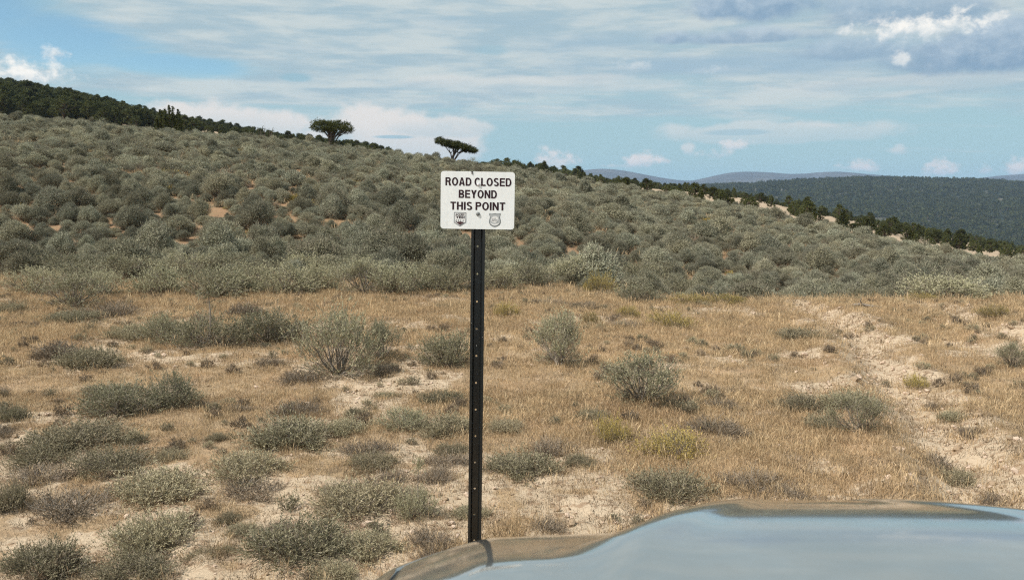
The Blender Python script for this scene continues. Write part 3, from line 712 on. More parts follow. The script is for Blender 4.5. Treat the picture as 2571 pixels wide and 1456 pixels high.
    m_red = plain('faded_print', (0.075, 0.035, 0.04), 0.55, 0, 0.3); m_wht = plain('white_print', (0.80, 0.80, 0.80), 0.55, 0, 0.3)
    def text(s, x0, x1, zb, h, mat, name, parent, off=0.02, y=yf - 0.0005, shear=0.0):
        cu = bpy.data.curves.new('t', 'FONT'); cu.body = s; cu.size = 1.0; cu.offset = off; cu.space_character = 1.02; cu.shear = shear; cu.fill_mode = 'FRONT'
        t = bpy.data.objects.new('t', cu); col.objects.link(t); bpy.context.view_layer.update()
        me = bpy.data.meshes.new_from_object(t.evaluated_get(bpy.context.evaluated_depsgraph_get()))
        bpy.data.objects.remove(t)
        co = np.zeros(len(me.vertices) * 3, np.float32); me.vertices.foreach_get('co', co); co = co.reshape(-1, 3)
        lo, hi = co.min(0), co.max(0)
        nx = x0 + (co[:, 0] - lo[0]) / (hi[0] - lo[0]) * (x1 - x0); nz = zb + (co[:, 1] - lo[1]) / (hi[1] - lo[1]) * h
        co2 = np.stack([nx, np.full(len(nx), y), nz], 1).astype(np.float32); me.vertices.foreach_set('co', co2.ravel()); me.update()
        me.materials.clear(); me.materials.append(mat); me.name = name
        return obj(name, me, parent)
    # bold grotesque capitals drawn from strokes: height 1, stem T
    T = 0.205
    def bar(*q): return [list(q)]
    def rect(x0, z0, x1, z1): return [[(x0, z0), (x1, z0), (x1, z1), (x0, z1)]]
    def arc(cx, cz, rx, rz, a0, a1, n=14, t=T, tz=None):
        tz = tz or t * 0.86; out = []
        for i in range(n):
            q = []
            for (an, k_) in ((a0 + (a1 - a0) * i / n, 0), (a0 + (a1 - a0) * (i + 1) / n, 0), (a0 + (a1 - a0) * (i + 1) / n, 1), (a0 + (a1 - a0) * i / n, 1)):
                an = math.radians(an); q.append((cx + (rx - k_ * t) * math.cos(an), cz + (rz - k_ * tz) * math.sin(an)))
            out.append(q)
        return out
    B = T * 0.86
    def bowl(x, z0, z1, w): return rect(x, z1 - B, w - 0.24, z1) + rect(x, z0, w - 0.24, z0 + B) + arc(w - 0.24, (z0 + z1) / 2, 0.24, (z1 - z0) / 2, -90, 90)
    def glyph(ch):
        if ch == 'I': return rect(0, 0, T, 1), T
        if ch == 'L': return rect(0, 0, T, 1) + rect(T, 0, 0.58, B), 0.58
        if ch == 'E': return rect(0, 0, T, 1) + rect(T, 0, 0.64, B) + rect(T, 1 - B, 0.64, 1) + rect(T, 0.43, 0.60, 0.43 + B), 0.64
        if ch == 'T': return rect(0, 1 - B, 0.64, 1) + rect(0.32 - T / 2, 0, 0.32 + T / 2, 1 - B), 0.64
        if ch == 'H': return rect(0, 0, T, 1) + rect(0.70 - T, 0, 0.70, 1) + rect(T, 0.43, 0.70 - T, 0.43 + B), 0.70
        if ch == 'N': return rect(0, 0, T, 1) + rect(0.72 - T, 0, 0.72, 1) + bar((0.0, 1), (T * 1.02, 1), (0.72, 0), (0.72 - T * 1.02, 0)), 0.72
        if ch == 'A': return bar((0, 0), (T * 1.02, 0), (0.365 + 0.01, 0.86), (0.365 - 0.115, 1), ) + bar((0.73 - T * 1.02, 0), (0.73, 0), (0.365 + 0.115, 1), (0.365 - 0.01, 0.86)) + rect(0.16, 0.20, 0.57, 0.20 + B) + bar((0.25, 1), (0.355, 0.86), (0.375, 0.86), (0.48, 1)), 0.73
        if ch == 'Y': return bar((0, 1), (T * 1.12, 1), (0.35 + T / 2, 0.40), (0.35 - T / 2, 0.38)) + bar((0.70, 1), (0.70 - T * 1.12, 1), (0.35 - T / 2, 0.40), (0.35 + T / 2, 0.38)) + rect(0.35 - T / 2, 0, 0.35 + T / 2, 0.42), 0.70
        if ch == 'O': return arc(0.39, 0.5, 0.39, 0.515, 0, 360, 36), 0.78
        if ch == 'C': return arc(0.38, 0.5, 0.38, 0.515, 38, 322, 30), 0.72
        if ch == 'D': return rect(0, 0, T, 1) + rect(T, 0, 0.36, B) + rect(T, 1 - B, 0.36, 1) + arc(0.36, 0.5, 0.36, 0.5, -90, 90, 20), 0.72
        if ch == 'P': return rect(0, 0, T, 1) + bowl(T, 0.42, 1, 0.66), 0.66
        if ch == 'R': return rect(0, 0, T, 1) + bowl(T, 0.44, 1, 0.66) + bar((0.36, 0.5), (0.56, 0.5), (0.70, 0), (0.70 - T * 1.15, 0)), 0.70
        if ch == 'B': return rect(0, 0, T, 1) + bowl(T, 0.46, 1, 0.65) + bowl(T, 0, 0.54, 0.69), 0.69
        if ch == 'S': return arc(0.33, 0.735, 0.315, 0.28, 25, 270, 20) + arc(0.33, 0.272, 0.325, 0.287, 90, -155, 20), 0.66
        return [], 0.17
    for word, a, b_, yb, yt in (('ROAD CLOSED', 228, 1632, 412, 240), ('BEYOND', 512, 1326, 672, 500), ('THIS POINT', 338, 1506, 926, 755)):
        x = 0.0; quads = []
        for ch in word:
            g_, w_ = glyph(ch); quads += [[(px + x, pz) for px, pz in q] for q in g_]; x += w_ + 0.10
        x -= 0.10; x0, _ = sx(a, 0); x1, _ = sx(b_, 0); zb = (720 - yb) / 1225 * SIGN_H; zh = (yb - yt) / 1225 * SIGN_H
        mb = MB()
        for i, q in enumerate(quads):
            P = [(x0 + px / x * (x1 - x0), zb + pz * zh) for px, pz in q]
            ar = sum(P[k_][0] * P[(k_ + 1) % 4][1] - P[(k_ + 1) % 4][0] * P[k_][1] for k_ in range(4))
            if ar < 0: P = P[::-1]
            yy = yf - 0.0004 - 0.00002 * (i % 23); mb.add([(px, yy, pz) for px, pz in P], [(0, 1, 2, 3)])
        o = obj('lettering', mb.mesh('lettering', [m_ink]), panel); o['label'] = 'black capitals reading ' + word
    # bolts and the clip over the top edge
    m_bolt = plain('galvanised_bolt', (0.17, 0.18, 0.18), 0.6); m_bolt2 = plain('painted_bolt', (0.62, 0.60, 0.62), 0.5)
    for (px, py, r, mt_) in ((928, 1010, 0.0083, m_bolt), (932, 384, 0.0072, m_bolt2)):
        x, z = sx(px, py); mb = MB(); K = 14
        prof = [(r, 0), (r * 0.9, -0.002), (r * 0.5, -0.0038), (0.0005, -0.0042)]
        V = [(x + q * math.cos(2 * math.pi * i / K), yf - 0.0006 + y, z + q * math.sin(2 * math.pi * i / K)) for q, y in prof for i in range(K)]
        Fs = [(a * K + i, a * K + (i + 1) % K, (a + 1) * K + (i + 1) % K, (a + 1) * K + i) for a in range(3) for i in range(K)] + [tuple(range(3 * K, 4 * K))]
        mb.add(V, Fs); obj('bolt', mb.mesh('bolt', [mt_], True), panel)
    x, z = sx(792, 128); mb = MB(); mb.box((x - .0022, yf - .0022, z - .006), (x + .0022, yf - .0006, z + .005)); mb.box((x - .0035, yf - .0020, z + .001), (x + .0035, yf - .0007, z + .0035))
    obj('clip', mb.mesh('clip', [m_ink]), panel)
    # pentagon shaped decal
    def poly(pts, y, mat, name, parent):
        mb = MB(); P = [sx(*p) for p in pts]; mb.add([(a, y, b) for a, b in P], [tuple(range(len(P)))]); return obj(name, mb.mesh(name, [mat]), parent)
    d = poly([(416, 968), (678, 976), (678, 1192), (545, 1276), (414, 1190)][::-1], yf - 0.0004, m_grey, 'decal', panel)
    poly([(430, 984), (662, 990), (662, 1184), (545, 1256), (430, 1182)][::-1], yf - 0.0008, m_wht, 'decal_field', d)
    text('ACCESS', *[sx(q, 0)[0] for q in (444, 640)], (720 - 1046) / 1225 * SIGN_H, 40 / 1225 * SIGN_H, m_ink, 'lettering', d, 0.03, yf - 0.0012, 0.15)
    text('YES!', *[sx(q, 0)[0] for q in (446, 644)], (720 - 1110) / 1225 * SIGN_H, 56 / 1225 * SIGN_H, m_ink, 'lettering', d, 0.04, yf - 0.0012)
    poly([(444, 1168), (500, 1176), (560, 1168), (640, 1188), (545, 1246)][::-1], yf - 0.0012, m_red, 'mountain_mark', d)
    for a in ((448, 1168, 478, 1128), (500, 1164, 524, 1126), (548, 1160, 566, 1128), (600, 1166, 622, 1134)):
        poly([(a[0], a[1]), (a[0] + 14, a[1]), (a[2], a[3]), (a[2] - 16, a[3])], yf - 0.0013, m_grey, 'stroke', d)
    # badge shaped decal
    sh = [(1170, 994), (1200, 1006), (1250, 1004), (1290, 992), (1330, 1004), (1380, 1004), (1408, 992), (1414, 1024), (1398, 1060), (1402, 1100), (1418, 1150), (1418, 1200), (1392, 1246), (1340, 1278), (1290, 1290), (1240, 1278), (1192, 1246), (1164, 1198), (1164, 1150), (1182, 1098), (1184, 1060), (1166, 1024)]
    d = poly(sh, yf - 0.0004, m_grey, 'decal', panel)
    ins = [(1290 + (x - 1290) * 0.86, 1140 + (y - 1140) * 0.87) for x, y in sh]; poly(ins, yf - 0.0008, m_lgrey, 'decal_field', d)
    poly([(1290 + 78 * math.cos(a), 1130 + 74 * math.sin(a)) for a in np.linspace(0, 2 * math.pi, 20)[:-1]], yf - 0.0012, m_wht, 'roundel', d)
    poly([(1196, 1190), (1215, 1214), (1290, 1228), (1366, 1214), (1386, 1190), (1380, 1222), (1340, 1250), (1290, 1258), (1240, 1250), (1204, 1224)], yf - 0.0012, m_wht, 'banner', d)
    text('U', *[sx(q, 0)[0] for q in (1236, 1268)], (720 - 1160) / 1225 * SIGN_H, 62 / 1225 * SIGN_H, m_ink, 'lettering', d, 0.0, yf - 0.0016)
    text('S', *[sx(q, 0)[0] for q in (1318, 1350)], (720 - 1172) / 1225 * SIGN_H, 50 / 1225 * SIGN_H, m_grey, 'lettering', d, 0.0, yf - 0.0016)
    poly([(1292, 1076), (1314, 1150), (1297, 1150), (1297, 1176), (1287, 1176), (1287, 1150), (1270, 1150)], yf - 0.0016, m_lgrey, 'tree_mark', d)
build_sign()

# ------------------------------------------------------------------ the car's front, seen over its bonnet
def build_car():
    c = 0.63
    root = bpy.data.objects.new('parked_car', None); col.objects.link(root); root.location = (c, 0.9, 0)
    tag(root, 'dusty silver car seen over its raised bonnet, parked before the sign', 'car')
    pm, nt, b = new_mat('dusty_metallic_paint')
    tc = nt.nodes.new('ShaderNodeTexCoord')
    n = noise_n(nt, tc.outputs['Object'], 3.0, 6, 0.6); n2 = noise_n(nt, tc.outputs['Object'], 40, 4, 0.6)
    b.inputs['Metallic'].default_value = 0.82
    dust = smooth_n(nt, math_n(nt, 'ADD', n, math_n(nt, 'MULTIPLY', n2, 0.3)), 0.40, 0.85, 0.05, 0.34)
    nt.links.new(mixc(nt, dust, (0.47, 0.50, 0.505, 1), (0.30, 0.275, 0.235, 1)), b.inputs['Base Color'])
    nt.links.new(smooth_n(nt, dust, 0, 0.3, 0.03, 0.11), b.inputs['Roughness'])
    b.inputs['Coat Weight'].default_value = 0.35; b.inputs['Coat Roughness'].default_value = 0.06
    bp = nt.nodes.new('ShaderNodeBump'); bp.inputs['Strength'].default_value = 0.02; bp.inputs['Distance'].default_value = 0.02
    nt.links.new(n, bp.inputs['Height']); nt.links.new(bp.outputs[0], b.inputs['Normal'])
    dark = plain('black_trim', (0.012, 0.012, 0.013), 0.55); rubber = plain('tyre_rubber', (0.02, 0.02, 0.02), 0.85, 0, 0.2, 0.3, 20); chrome = plain('bright_metal', (0.6, 0.6, 0.62), 0.18, 1.0); lens = plain('lamp_lens', (0.75, 0.78, 0.80), 0.08, 0.0, 0.8)
    YF = 1.745
    def edge_y(s):                                                # how far forward the nose turns down
        return np.interp(s, [0, 0.28, 0.46, 0.62, 0.70, 0.80, 0.89, 0.93], [YF, YF, YF - .015, YF - 0.035, YF - 0.06, YF - 0.12, YF - 0.20, YF - .25])
    def surf(s, Y):
        yy = np.clip(Y - 1.20, 0, None); low = 1.106 - 0.22 * yy - yy ** 2 / 5.2 + 0.06 * (1.20 - np.minimum(Y, 1.20)) - 0.03 * (np.clip(s / 0.9, 0, 1) ** 2 - 0.45) - 0.28 * (np.sqrt(np.clip(s - 0.66, 0, None) ** 2 + 0.0016) - 0.04)
        top = 1.119 - np.clip(Y - 1.13, 0, None) ** 2 / 3.4 + 0.03 * (1.13 - np.minimum(Y, 1.13)) - 0.014 * np.clip(s / 0.6, 0, 1) ** 2
        w = np.interp(Y, [0.6, 0.8, 1.10, 1.33, 1.50, 1.62, 1.75, 2.0], [0.66, 0.64, 0.58, 0.505, 0.395, 0.30, 0.215, 0.17])
        low = np.minimum(low, top - 0.006); z = low + (top - low) * sstep(0.06, -0.06, s - w) + 0.005 * np.exp(-((s - (w - 0.085)) / 0.05) ** 2)
        dd = np.clip(Y - edge_y(s), 0, None); z = z - dd ** 2 / (2 * 0.07)
        so = np.clip(s - 0.84, 0, None); z = z - so ** 2 / (2 * 0.10)
        return z
    Yg = np.concatenate([np.linspace(0.72, 1.25, 22), np.linspace(1.26, 1.86, 130)])
    gap = np.interp(Yg, [0.7, 1.3, 1.50, 1.58, 1.64, 1.70, 1.76, 1.90], [0.80, 0.83, 0.835, 0.80, 0.735, 0.66, 0.58, 0.46])
    def sheet(name, s_of, ns, side):
        q = np.linspace(0, 1, ns)
        S = np.stack([s_of(i, q) for i in range(len(Yg))]); YY = np.repeat(Yg[:, None], ns, 1)
        Z = surf(np.abs(S), YY)
        V = np.stack([S * side, YY - 0.9, Z], -1).reshape(-1, 3)
        i, j = np.meshgrid(np.arange(len(Yg) - 1), np.arange(ns - 1), indexing='ij')
        Q = np.stack([i * ns + j, i * ns + j + 1, (i + 1) * ns + j + 1, (i + 1) * ns + j], -1).reshape(-1, 4)
        if side < 0: Q = Q[:, ::-1]
        me = mesh_np(name, V, [Q], [pm], smooth=True)
        o = obj(name, me, root); md = o.modifiers.new('thickness', 'SOLIDIFY'); md.thickness = 0.012; md.offset = -1
        return o
    hood = sheet('bonnet', lambda i, q: (q * 2 - 1) * (gap[i] - 0.007), 260, 1)
    for side in (-1, 1):
        sheet('fender', lambda i, q: gap[i] + 0.008 + q * (0.935 - gap[i] - 0.008), 40, side)
    # dark gutter under the shut line
    for side in (-1, 1):
        mb = MB(); mb.tube([(side * g_, y_ - 0.9, float(surf(np.array(g_), np.array(y_))) - 0.022) for g_, y_ in zip(gap[::4], Yg[::4])], [0.014] * len(gap[::4]), 6)
        obj('shut_line_seal', mb.mesh('shut_line_seal', [dark], True), root)
    # sides, front, lamps, grille, bumper
    for side in (-1, 1):
        mb = MB(); V = []; ys = np.linspace(0.72, 1.52, 18)
        zt = surf(np.full(18, 0.935), ys)
        for y_, z_ in zip(ys, zt):
            arch = max(0.36, 0.40 + math.sqrt(max(0, 0.47 ** 2 - (y_ - 1.02) ** 2)) if abs(y_ - 1.02) < 0.47 else 0.36)
            V += [(side * 0.937, y_ - 0.9, float(z_)), (side * 0.945, y_ - 0.9, float(z_) * .5 + arch * .5), (side * 0.925, y_ - 0.9, arch)]
        Fs = [(i * 3 + k_, i * 3 + k_ + 1, i * 3 + k_ + 4, i * 3 + k_ + 3) for i in range(17) for k_ in range(2)]
        mb.add(V, Fs if side > 0 else [f[::-1] for f in Fs]); o = obj('side_panel', mb.mesh('side_panel', [pm], True), root)
        md = o.modifiers.new('thickness', 'SOLIDIFY'); md.thickness = 0.01
        w = bpy.data.objects.new('wheel', None); col.objects.link(w); w.parent = root; w.location = (side * 0.80, 1.02 - 0.9, 0.39)
        mb = MB(); K = 40; pr = [(0.25, -0.11), (0.36, -0.125), (0.385, -0.10), (0.392, 0), (0.385, 0.10), (0.36, 0.125), (0.25, 0.11)]
        V = [(x_, r_ * math.cos(2 * math.pi * i / K), r_ * math.sin(2 * math.pi * i / K)) for r_, x_ in pr for i in range(K)]
        mb.add(V, [(a * K + i, a * K + (i + 1) % K, (a + 1) * K + (i + 1) % K, (a + 1) * K + i) for a in range(6) for i in range(K)])
        obj('tyre', mb.mesh('tyre', [rubber], True), w)
        mb = MB()
        for sp_ in range(6):
            a = 2 * math.pi * sp_ / 6; mb.tube([(side * 0.06, 0, 0), (side * 0.09, 0.25 * math.cos(a), 0.25 * math.sin(a))], [0.05, 0.03], 6)
        mb.tube([(-0.1, 0, 0), (side * 0.09, 0, 0)], [0.07, 0.06], 14)
        V = [(x_, r_ * math.cos(2 * math.pi * i / K), r_ * math.sin(2 * math.pi * i / K)) for r_, x_ in ((0.255, -0.1), (0.24, 0), (0.255, 0.1)) for i in range(K)]
        mb.add(V, [(a * K + i, a * K + (i + 1) % K, (a + 1) * K + (i + 1) % K, (a + 1) * K + i) for a in range(2) for i in range(K)])
        obj('rim', mb.mesh('rim', [chrome], True), w)
        mb = MB(); V = []
        for i in range(9):
            t = i / 8; s_ = 0.52 + 0.40 * t; y_ = 1.80 - 0.30 * t ** 2
            V += [(side * s_, y_ - 0.9, 0.80 - 0.02 * t), (side * (s_ + 0.005), y_ - 0.9 + 0.02, 0.72), (side * s_, y_ - 0.9, 0.64 + 0.03 * t)]
        Fs = [(i * 3 + k_, i * 3 + k_ + 1, i * 3 + k_ + 4, i * 3 + k_ + 3) for i in range(8) for k_ in range(2)]
        mb.add(V, Fs); o = obj('headlight', mb.mesh('headlight', [lens], True), root); md = o.modifiers.new('thickness', 'SOLIDIFY'); md.thickness = 0.03
    mb = MB(); mb.box((-0.5, 1.70 - 0.9, 0.60), (0.5, 1.76 - 0.9, 0.84)); gr = obj('grille', mb.mesh('grille', [dark]), root)
    for i in range(4):
        mb = MB(); z_ = 0.63 + 0.055 * i; mb.tube([(-0.5, 1.775 - 0.9, z_), (0, 1.80 - 0.9, z_), (0.5, 1.775 - 0.9, z_)], [0.012] * 3, 6); obj('bar', mb.mesh('bar', [chrome], True), gr)
    mb = MB(); V = []
    pts = [(-0.94, 1.44), (-0.90, 1.62), (-0.70, 1.80), (-0.4, 1.87), (0, 1.89), (0.4, 1.87), (0.70, 1.80), (0.90, 1.62), (0.94, 1.44)]
    for x_, y_ in pts: V += [(x_ * 0.97, y_ - 0.93, 0.64), (x_, y_ - 0.9, 0.57), (x_, y_ - 0.9, 0.40), (x_ * 0.95, y_ - 0.97, 0.30)]
    mb.add(V, [(i * 4 + k_, i * 4 + k_ + 1, i * 4 + k_ + 5, i * 4 + k_ + 4) for i in range(8) for k_ in range(3)])
    o = obj('bumper', mb.mesh('bumper', [pm], True), root); md = o.modifiers.new('thickness', 'SOLIDIFY'); md.thickness = 0.03
build_car()

# ------------------------------------------------------------------ trees on the slope
def build_feature_trees():
    def flat_tree(name, label, px, py, Y, left, right, top, crown_bot, seed, lean, stems):
        b = at_depth(px, py, Y); s = Y / F
        z0 = H1(b.x, b.y); root = bpy.data.objects.new(name, None); col.objects.link(root)
        root.location = (b.x, b.y, z0 - 0.05); tag(root, label, 'tree')
        rg = np.random.default_rng(seed); c = Cloud(rg)
        xl, xr = (left - px) * s, (right - px) * s; zt = b.z - z0 + (py - top) * s; zb = b.z - z0 + (py - crown_bot) * s
        cx, hw = (xl + xr) / 2, (xr - xl) / 2; D = hw * 0.75
        n = 420
        for i in range(n):
            u = rg.uniform(-1, 1); v = rg.uniform(-1, 1)
            if u * u + v * v > 1: continue
            rim = math.sqrt(max(0.0, 1 - u * u - v * v)) * (0.72 + 0.28 * math.sin(5.1 * u + seed) * math.cos(3.3 * v))
            tt = zt - lean * (u + 0.6) * (zt - zb) * 0.55 - (1 - rim) * (zt - zb) * 0.42; bb = zb + (1 - rim) * (zt - zb) * 0.25 - lean * u * (zt - zb) * 0.53
            p = np.array([cx + u * hw * 0.95, v * D, rg.uniform(min(bb, tt - .05), tt)])
            per = 34; cr = hw * rg.uniform(0.08, 0.15)
            q = p + unit(rg.normal(size=(per, 3))) * cr * rg.uniform(.2, 1, (per, 1)) * np.array([1, 1, .75])
            c.leaves(q, unit(rg.normal(size=(per, 3)) + np.array([0, 0, .7])), 0.11 * rg.uniform(.6, 1.4, per), 0.05, np.clip(rg.normal(.45, .28, per), 0, 1))
        # twisting trunks that fan into the crown
        w = Cloud(rg)
        for (tx, r0) in stems:
            ex, ey = cx + tx * hw, rg.uniform(-.4, .4) * D; ez = zb + 0.12 * (zt - zb)
            m1 = (ex * 0.12 + rg.uniform(-.05, .05), ey * 0.1, ez * 0.35); m2 = (ex * 0.45 + rg.uniform(-.08, .08), ey * .5, ez * 0.72)
            w.tube([(rg.uniform(-.08, .08), rg.uniform(-.08, .08), -0.3), m1, m2, (ex, ey, ez)], [r0, r0 * 0.85, r0 * 0.6, r0 * 0.3], 6)
            for q in range(3):
                e2 = (ex + rg.uniform(-.3, .3) * hw, ey + rg.uniform(-.3, .3) * D, ez + (zt - zb) * rg.uniform(.1, .5)); w.tube([m2, (np.array(m2) * .4 + np.array(e2) * .6 + rg.normal(size=3) * .04), e2], [r0 * .45, r0 * .3, r0 * .1], 5)
        obj('crown', c.foliage_mesh('crown', M['juniper']), root); obj('trunk', w.wood_mesh('trunk', M['juniper_wood']), root)
        return root
    t = flat_tree('juniper_tree', 'dense broad flat-topped juniper with a thick dark many-stemmed base on the sage crest', 832, 364, 77, 779, 889, 297, 335, 5, 0.18, [(-.35, .17), (-.15, .16), (.0, .16), (.1, .15), (.25, .13), (.65, .09), (-.05, .17)])
    # dense lower growth of that tree
    rg = np.random.default_rng(8); c = Cloud(rg)
    for i in range(40):
        p = np.array([rg.normal(0, 0.42), rg.normal(0, .4), rg.uniform(0, 0.95)]); per = 26
        c.leaves(p + rg.normal(size=(per, 3)) * 0.16, unit(rg.normal(size=(per, 3))), 0.10, 0.045, np.clip(rg.normal(.2, .15, per), 0, 1))
    obj('lower_growth', c.foliage_mesh('lower_growth', M['juniper']), t)
    flat_tree('juniper_tree', 'wind-shaped juniper with bare forking trunk and sloping umbrella crown, just above the sign', 1136, 414, 71, 1090, 1203, 344, 377, 6, 0.80, [(-.35, .08), (-.15, .13), (.05, .11), (.28, .08), (.5, .05)])
    # bushy upright juniper near the wooded hill
    b = at_depth(424, 330, 79); z0 = H1(b.x, b.y); root = bpy.data.objects.new('juniper_tree', None); col.objects.link(root); root.location = (b.x, b.y, z0 - .1); root.scale = (1.25, 1.25, (at_depth(424, 264, 79).z - z0) / 2.1)
    tag(root, 'dark bushy juniper with several pointed tops standing where sagebrush meets the woods', 'tree')
    rg = np.random.default_rng(9); c = Cloud(rg); w = Cloud(rg)
    for (tx, th) in ((-.75, 1.85), (-.35, 1.9), (.0, 2.15), (.3, 2.05), (.6, 1.85), (.95, 1.45), (-.1, 1.7), (.45, 1.6), (-.55, 1.5), (-1.0, 1.2), (.2, 1.5), (1.15, 1.0)):
        ty = rg.uniform(-.6, .6); w.tube([(tx * .4, ty * .4, -.2), (tx * .9, ty, th * .5), (tx, ty, th * .9)], [.06, .04, .01], 5)
        for i in range(26):
            u = i / 25; p = np.array([tx * (.8 + .2 * u) + rg.normal(0, .10 * (1.15 - u)), ty + rg.normal(0, .10), th * (.08 + .9 * u)]); per = 26
            c.leaves(p + rg.normal(size=(per, 3)) * 0.09 * (1.3 - u), unit(rg.normal(size=(per, 3)) + np.array([0, 0, 1.2])), 0.11, .05, np.clip(rg.normal(.42, .25, per), 0, 1))
    obj('crown', c.foliage_mesh('crown', M['juniper']), root); obj('trunk', w.wood_mesh('trunk', M['juniper_wood']), root)
    # sparse half-dead one
    b = at_depth(668, 352, 78); z0 = H1(b.x, b.y); root = bpy.data.objects.new('juniper_tree', None); col.objects.link(root); root.location = (b.x, b.y, z0 - .1)
    root.scale = (1.2, 1.2, (at_depth(668, 314, 78).z - z0) / 1.35); tag(root, 'sparse half-dead juniper of bare upright stems on the sage crest', 'tree')
    c = Cloud(rg); w = Cloud(rg)
    for i in range(8):
        tx = -0.55 + i * 0.16 + rg.uniform(-.05, .05); th = rg.uniform(.7, 1.35)
        w.tube([(tx * .4, 0, -.2), (tx * .8, rg.uniform(-.2, .2), th * .5), (tx, rg.uniform(-.2, .2), th)], [.05, .035, .015], 5)
        per = 50; p = np.array([tx, 0, th]) - np.array([0, 0, 1]) * rg.uniform(0, .6, (per, 1)) + rg.normal(size=(per, 3)) * .06
        c.leaves(p, unit(rg.normal(size=(per, 3)) + np.array([0, 0, .8])), .09, .04, np.clip(rg.normal(.35, .2, per), 0, 1))
    obj('crown', c.foliage_mesh('crown', M['juniper']), root); obj('trunk', w.wood_mesh('trunk', M['juniper_wood']), root)
build_feature_trees()

# junipers behind the crest: the ones that can be told apart as trees, the rest as woods
def build_woods():
    kinds = []
    for i, (W, Ht, sh, th) in enumerate(((4.2, 4.0, 'round', .12), (3.6, 4.6, 'round', .10), (4.8, 3.8, 'round', .15), (3.2, 4.4, 'cone', .05))):
        c = make_tree(200 + i, W, Ht, 95, 30, 0.30, sh, th); kinds.append((c.foliage_mesh('juniper_crown', M['juniper']), c.wood_mesh('juniper_trunk', M['juniper_wood']), c.joined('juniper', M['juniper'], M['juniper_wood'])))
    pts = []
    def try_add(px, Y, tree_h=3.5):
        a = math.atan((px - CX) / F / 1.006); x = math.tan(a) * Y; pts.append((x, Y, px))
    # left wooded hill
    r = np.random.default_rng(77)
    N = 6500; Yl = np.sqrt(r.uniform(200 ** 2, 430 ** 2, N)); pl = r.uniform(-330, 1000, N)
    keep = (fbm(pl, Yl * 4, 0.012, 3, 5) > 0.30); [try_add(a, b) for a, b in zip(pl[keep], Yl[keep])]
    # right: scattered with beige openings
    N = 2600; Yr = np.sqrt(r.uniform(150 ** 2, 620 ** 2, N)); pr = r.uniform(1000, 2750, N)
    xx = (pr - CX) / F * Yr; dens = fbm(xx, Yr, 0.035, 3, 9) + 0.20 * sstep(230, 460, Yr) + 0.30 * sstep(1700, 1300, pr)
    keep = dens > 0.67 + 0.14 * r.uniform(-1, 1, N); [try_add(a, b) for a, b in zip(pr[keep], Yr[keep])]
    N = 150; Yr = r.uniform(85, 280, N); pr = r.uniform(1560, 2700, N); [try_add(a, b) for a, b in zip(pr, Yr)]
    P = np.array(pts); z = H(P[:, 0], P[:, 1])
    # which stand in view: hidden if the slope crest covers the whole tree
    scale = np.clip(r.normal(0.95, 0.22, len(P)), 0.5, 1.5) * np.where(P[:, 2] > 1500, 0.62, 1.0) * np.where(P[:, 1] < 150, 0.7, 1.0)
    yimg = HORIZON - (z + 3.9 * scale - CAMZ) / P[:, 1] * F
    crest = np.interp(P[:, 2], [p[0] for p in PROF], [p[1] for p in PROF]) + 6
    vis = yimg < crest + 2
    # tree tops along the photograph's skyline
    sky_x = [-300, 0, 220, 420, 560, 660, 760, 835, 900, 950, 1000, 1140, 1190, 1300, 1400, 1500, 1600, 1700, 1800, 2000, 2200, 2571]
    sky_y = [150, 207, 248, 297, 320, 340, 352, 360, 368, 376, 396, 420, 411, 411, 424, 440, 453, 466, 474, 494, 522, 575]
    ok = yimg > np.interp(P[:, 2], sky_x, sky_y) - 4 - 7 * r.uniform(0, 1, len(P)) ** 2
    P, z, scale, yimg, crest, vis = P[ok], z[ok], scale[ok], yimg[ok], crest[ok], vis[ok]
    inframe = (P[:, 2] > -60) & (P[:, 2] < 2640)
    size = scale / P[:, 1]
    order = np.argsort(-size * (vis & inframe))
    idx_ind = [i for i in order if vis[i] and inframe[i]][:285]
    chosen = np.zeros(len(P), bool); chosen[idx_ind] = True
    kid = r.integers(0, 4, len(P)); rz = r.uniform(0, 6.28, len(P))
    for i in idx_ind:
        left = P[i, 2] < 1130
        root = bpy.data.objects.new('juniper_tree', None); col.objects.link(root)
        root.location = (P[i, 0], P[i, 1], z[i] - 0.1); root.rotation_euler = (0, 0, rz[i]); root.scale = (scale[i],) * 3
        if left: tag(root, 'round dark juniper of the woods on the hill behind the sage crest', 'tree', 'junipers on the wooded hill')
        else: tag(root, 'round dark juniper scattered on pale ground beyond the sagebrush slope', 'tree', 'junipers on the pale ground below the slope')
        obj('crown', kinds[kid[i]][0], root); obj('trunk', kinds[kid[i]][1], root)
    rest = ~chosen & (vis | (r.uniform(0, 1, len(P)) < 0.25))
    Q = np.stack([P[rest, 0], P[rest, 1], z[rest] - 0.1], 1); n = len(Q)
    scatter('juniper_woods', Q, np.stack([np.zeros(n), np.zeros(n), rz[rest]], 1), np.repeat(scale[rest][:, None], 3, 1), kid[rest], [k_[2] for k_ in kinds],
            'dark juniper woods covering the hill behind the sage crest', 'woods')
    # far ridge
    far = []
    for i in range(3):
        c = make_tree(300 + i, 5.5, 5.0, 12, 7, 1.5, 'round', 0.05); far.append(c.joined('far_juniper', M['juniper'], M['juniper_wood']))
    N = 42000; n, m = RX.shape
    fi = r.uniform(0, 34.9, N); fj = r.uniform(0, m - 1.01, N); i0 = fi.astype(int); j0 = fj.astype(int); a = fi - i0; b = fj - j0
    def bl(G): return (G[i0, j0] * (1 - b) + G[i0, j0 + 1] * b) * (1 - a) + (G[i0 + 1, j0] * (1 - b) + G[i0 + 1, j0 + 1] * b) * a
    X, Y, Z = bl(RX), bl(RY), bl(RZ)
    keep = (fbm(X, Y, 0.022, 3, 15) > 0.27) & (X > -250) & (Z > -98) & (X < 1900)
    X, Y, Z = X[keep], Y[keep], Z[keep]; n = len(X)
